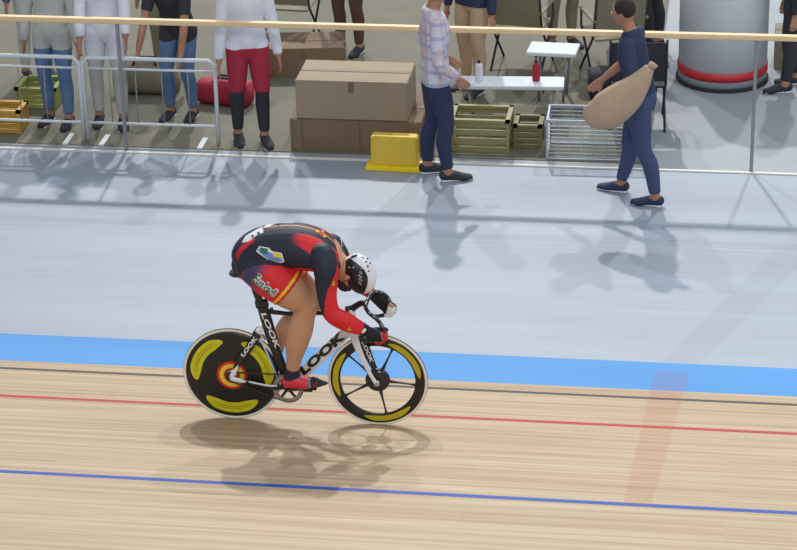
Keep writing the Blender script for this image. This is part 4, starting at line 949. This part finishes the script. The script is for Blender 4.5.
# bags, crates
def duffel(px, py, w, r, m, label, rz=0.0):
    p = ground(px, py); o = empty('duffel_bag', (p.x, p.y, ZA), rz, label, 'bag')
    V, Fc = loft([(-w/2, 0, r), (-w/4, 0, r*1.02), (w/4, 0, r*1.02), (w/2, 0, r)], [(r*0.95, r*0.9), (r, r), (r, r), (r*0.95, r*0.9)], (0, 1, 0), 20, 4, 'flat', 2.8); MB().add(V, Fc).build('bag_body', m, o, smooth=True)
    for s in (-1, 1): MB().tube([(-w*0.2, s*r*0.55, r*1.85), (-w*0.15, s*r*0.3, r*2.25), (w*0.15, s*r*0.3, r*2.25), (w*0.2, s*r*0.55, r*1.85)], 0.012, 8).build('handle', K['dark'], o, smooth=True)
duffel(148, 92, 0.6, 0.15, K['khaki'], 'khaki duffel bag on the matting behind the right one of the white barriers')
duffel(622, 97, 0.62, 0.15, K['dark'], 'black duffel bag behind the wire cage', D_(10))
duffel(226, 104, 0.5, 0.12, K['red'], 'red duffel bag left of and behind the person in red shorts', D_(-12))
def crate(px, py, w, d, h, col, label, rz=0.0, z=ZA):
    p = ground(px, py, z); o = empty('plastic_crate', (p.x, p.y, z), rz, label, 'crate'); m = mat('crate_plastic', srgb(*col), 0.5, noise=0.08)
    MB().box((0, 0, 0.01), (w-0.02, d-0.02, 0.02)).build('crate_base', m, o)
    mb = MB()
    for s in (-1, 1):
        for q in range(4):
            z_ = 0.03+q*(h-0.06)/3
            mb.box((0, s*d/2, z_), (w, 0.012, (h/4)*0.7)); mb.box((s*w/2, 0, z_), (0.012, d, (h/4)*0.7))
        for t in (-1, 1): mb.box((s*w/2, t*d/2, h/2), (0.03, 0.03, h))
    mb.build('slatted_walls', m, o); MB().lathe([(0, 0)], n=3) if False else None
    rim_ = MB()
    for s in (-1, 1): rim_.box((0, s*d/2, h), (w+0.04, 0.04, 0.025)); rim_.box((s*w/2, 0, h), (0.04, d+0.04, 0.025))
    rim_.build('rim', m, o)
crate(6, 129, 0.34, 0.24, 0.22, (196, 150, 60), 'orange plastic crate at the left edge by the fence foot')
crate(42, 103, 0.36, 0.34, 0.20, (158, 164, 90), 'lime green plastic crate behind the orange crate')
crate(482, 145, 0.5, 0.36, 0.30, (150, 142, 96), 'olive plastic crate by the fence right of the dark trousers')
crate(529, 144, 0.22, 0.25, 0.22, (120, 112, 74), 'small dark olive crate between the larger olive crate and the wire cage')
# folding tables
def table(px, py, w, d, h, label, rz=0.0):
    p = ground(px, py); o = empty('folding_table', (p.x, p.y, ZA), rz, label, 'table')
    MB().box((0, 0, h), (w, d, 0.035)).build('table_top', M['barrier'], o, bevel=0.006)
    for sx in (-1, 1):
        for sy in (-1, 1): MB().tube([(sx*(w/2-0.12), sy*(d/2-0.05), 0), (sx*(w/2-0.08), sy*(d/2-0.06), h-0.01)], 0.012, 8).build('leg', M['post'], o, smooth=True)
    return o
t1 = table(512, 120, 0.95, 0.28, 0.36, 'low white folding table over the olive crates', D_(3))
t2 = table(553, 98, 0.46, 0.32, 0.48, 'small white folding table between the canvas chairs', D_(-4))
def bottle(tb, x, y, h, m, label):
    tm = tb.matrix_basis @ Vector((x, y, 0)); o = empty('water_bottle', (tm.x, tm.y, ZA+h), 0, label, 'bottle')
    MB().lathe([(0.001, 0), (0.033, 0), (0.036, 0.01), (0.036, 0.14), (0.026, 0.165), (0.014, 0.175), (0.001, 0.175)], (0, 0, 0), 'Z', 20).build('bottle_body', m, o, smooth=True)
    MB().lathe([(0.001, 0.172), (0.016, 0.172), (0.014, 0.20), (0.001, 0.20)], (0, 0, 0), 'Z', 16).build('cap', K['dark'], o, smooth=True)
bottle(t1, -0.30, 0.0, 0.3775, K['white'], 'white water bottle on the left end of the low white table')
bottle(t1, 0.22, 0.03, 0.3775, K['red'], 'red water bottle on the right half of the low white table')
# canvas chairs
def chair(px, py, rz, label, m):
    p = ground(px, py); o = empty('camping_chair', (p.x, p.y, ZA), rz, label, 'chair')
    MB().box((0, 0, 0.43), (0.48, 0.46, 0.02)).build('seat', m, o, bevel=0.006)
    MB().box((0, 0.26, 0.68), (0.48, 0.02, 0.40), rx=-0.2).build('backrest', m, o, bevel=0.006)
    for s in (-1, 1):
        MB().tube([(s*0.25, -0.24, 0), (s*0.25, 0.20, 0.46), (s*0.25, 0.30, 0.90)], 0.012, 8).build('side_frame', K['dark'], o, smooth=True)
        MB().tube([(s*0.25, 0.24, 0), (s*0.25, -0.22, 0.45), (s*0.25, -0.22, 0.62)], 0.012, 8).build('leg', K['dark'], o, smooth=True)
        MB().box((s*0.25, 0.02, 0.63), (0.05, 0.48, 0.02)).build('armrest', m, o, bevel=0.005)
chair(522, 66, D_(170), 'khaki camping chair behind the low white table', K['khaki'])
chair(612, 74, D_(200), 'khaki camping chair right of the small white table', K['khaki'])
chair(636, 123, D_(185), 'charcoal camping chair beside the wire cage', K['dark'])
chair(292, 44, D_(175), 'khaki camping chair at the back behind the brown box', K['khaki'])
# wire cage
def cage(px, py, w, d, h, label):
    p = ground(px, py); o = empty('wire_cage', (p.x, p.y+d/2, ZA), D_(1), label, 'cage'); mw = mat('galvanised_wire', srgb(172, 182, 190), 0.4, metal=0.3, noise=0.05)
    for nm, y_ in (('front_mesh', -d/2), ('back_mesh', d/2)):
        mb = MB()
        for z in np.arange(0.03, h, 0.036): mb.box((0, y_, z), (w, 0.005, 0.007))
        for x in np.arange(-w/2, w/2+0.01, 0.10): mb.box((x, y_, h/2), (0.004, 0.005, h))
        mb.build(nm, mw, o)
    for s in (-1, 1):
        mb = MB()
        for z in np.arange(0.03, h, 0.036): mb.box((s*w/2, 0, z), (0.005, d, 0.007))
        mb.build('side_mesh', mw, o)
    fr = MB()
    for z in (0.0, h):
        for s in (-1, 1): fr.box((0, s*d/2, z+0.01), (w, 0.016, 0.016)); fr.box((s*w/2, 0, z+0.01), (0.016, d, 0.016))
    for s in (-1, 1):
        for t in (-1, 1): fr.box((s*w/2, t*d/2, h/2), (0.016, 0.016, h))
    fr.build('frame', mw, o)
cage(592, 161, 0.80, 0.38, 0.36, 'low grey wire mesh cage at the foot of the fence')
# white drum
dp = ground(721, 93); dr = empty('storage_drum', (dp.x, dp.y+0.42, ZA), 0, 'tall white drum with a red band near its foot on the grey infield floor', 'drum')
mdw = mat('drum_shell', srgb(216, 221, 227), 0.5, noise=0.04, scale=3)
MB().lathe([(0.02, 0.03), (0.42, 0.03), (0.42, 1.5), (0.40, 1.53), (0.02, 1.55)], (0, 0, 0), 'Z', 48).build('drum_body', mdw, dr, smooth=True)
MB().lathe([(0.421, 0.10), (0.429, 0.10), (0.429, 0.18), (0.421, 0.18)], (0, 0, 0), 'Z', 48).build('red_band', mat('drum_red', srgb(200, 40, 52), 0.5, noise=0.05), dr, smooth=True)
MB().lathe([(0.02, 0.0), (0.44, 0.0), (0.44, 0.035), (0.02, 0.035)], (0, 0, 0), 'Z', 48).build('drum_foot', K['dark'], dr)
MB().lathe([(0.421, 0.92), (0.427, 0.92), (0.427, 0.96), (0.421, 0.96)], (0, 0, 0), 'Z', 48).build('hoop', mdw, dr, smooth=True)
carton(792, 70, 0.35, 0.4, 0.34, K['khaki'], 'equipment_case', 'khaki equipment case at the right edge behind the rail', lid=True)
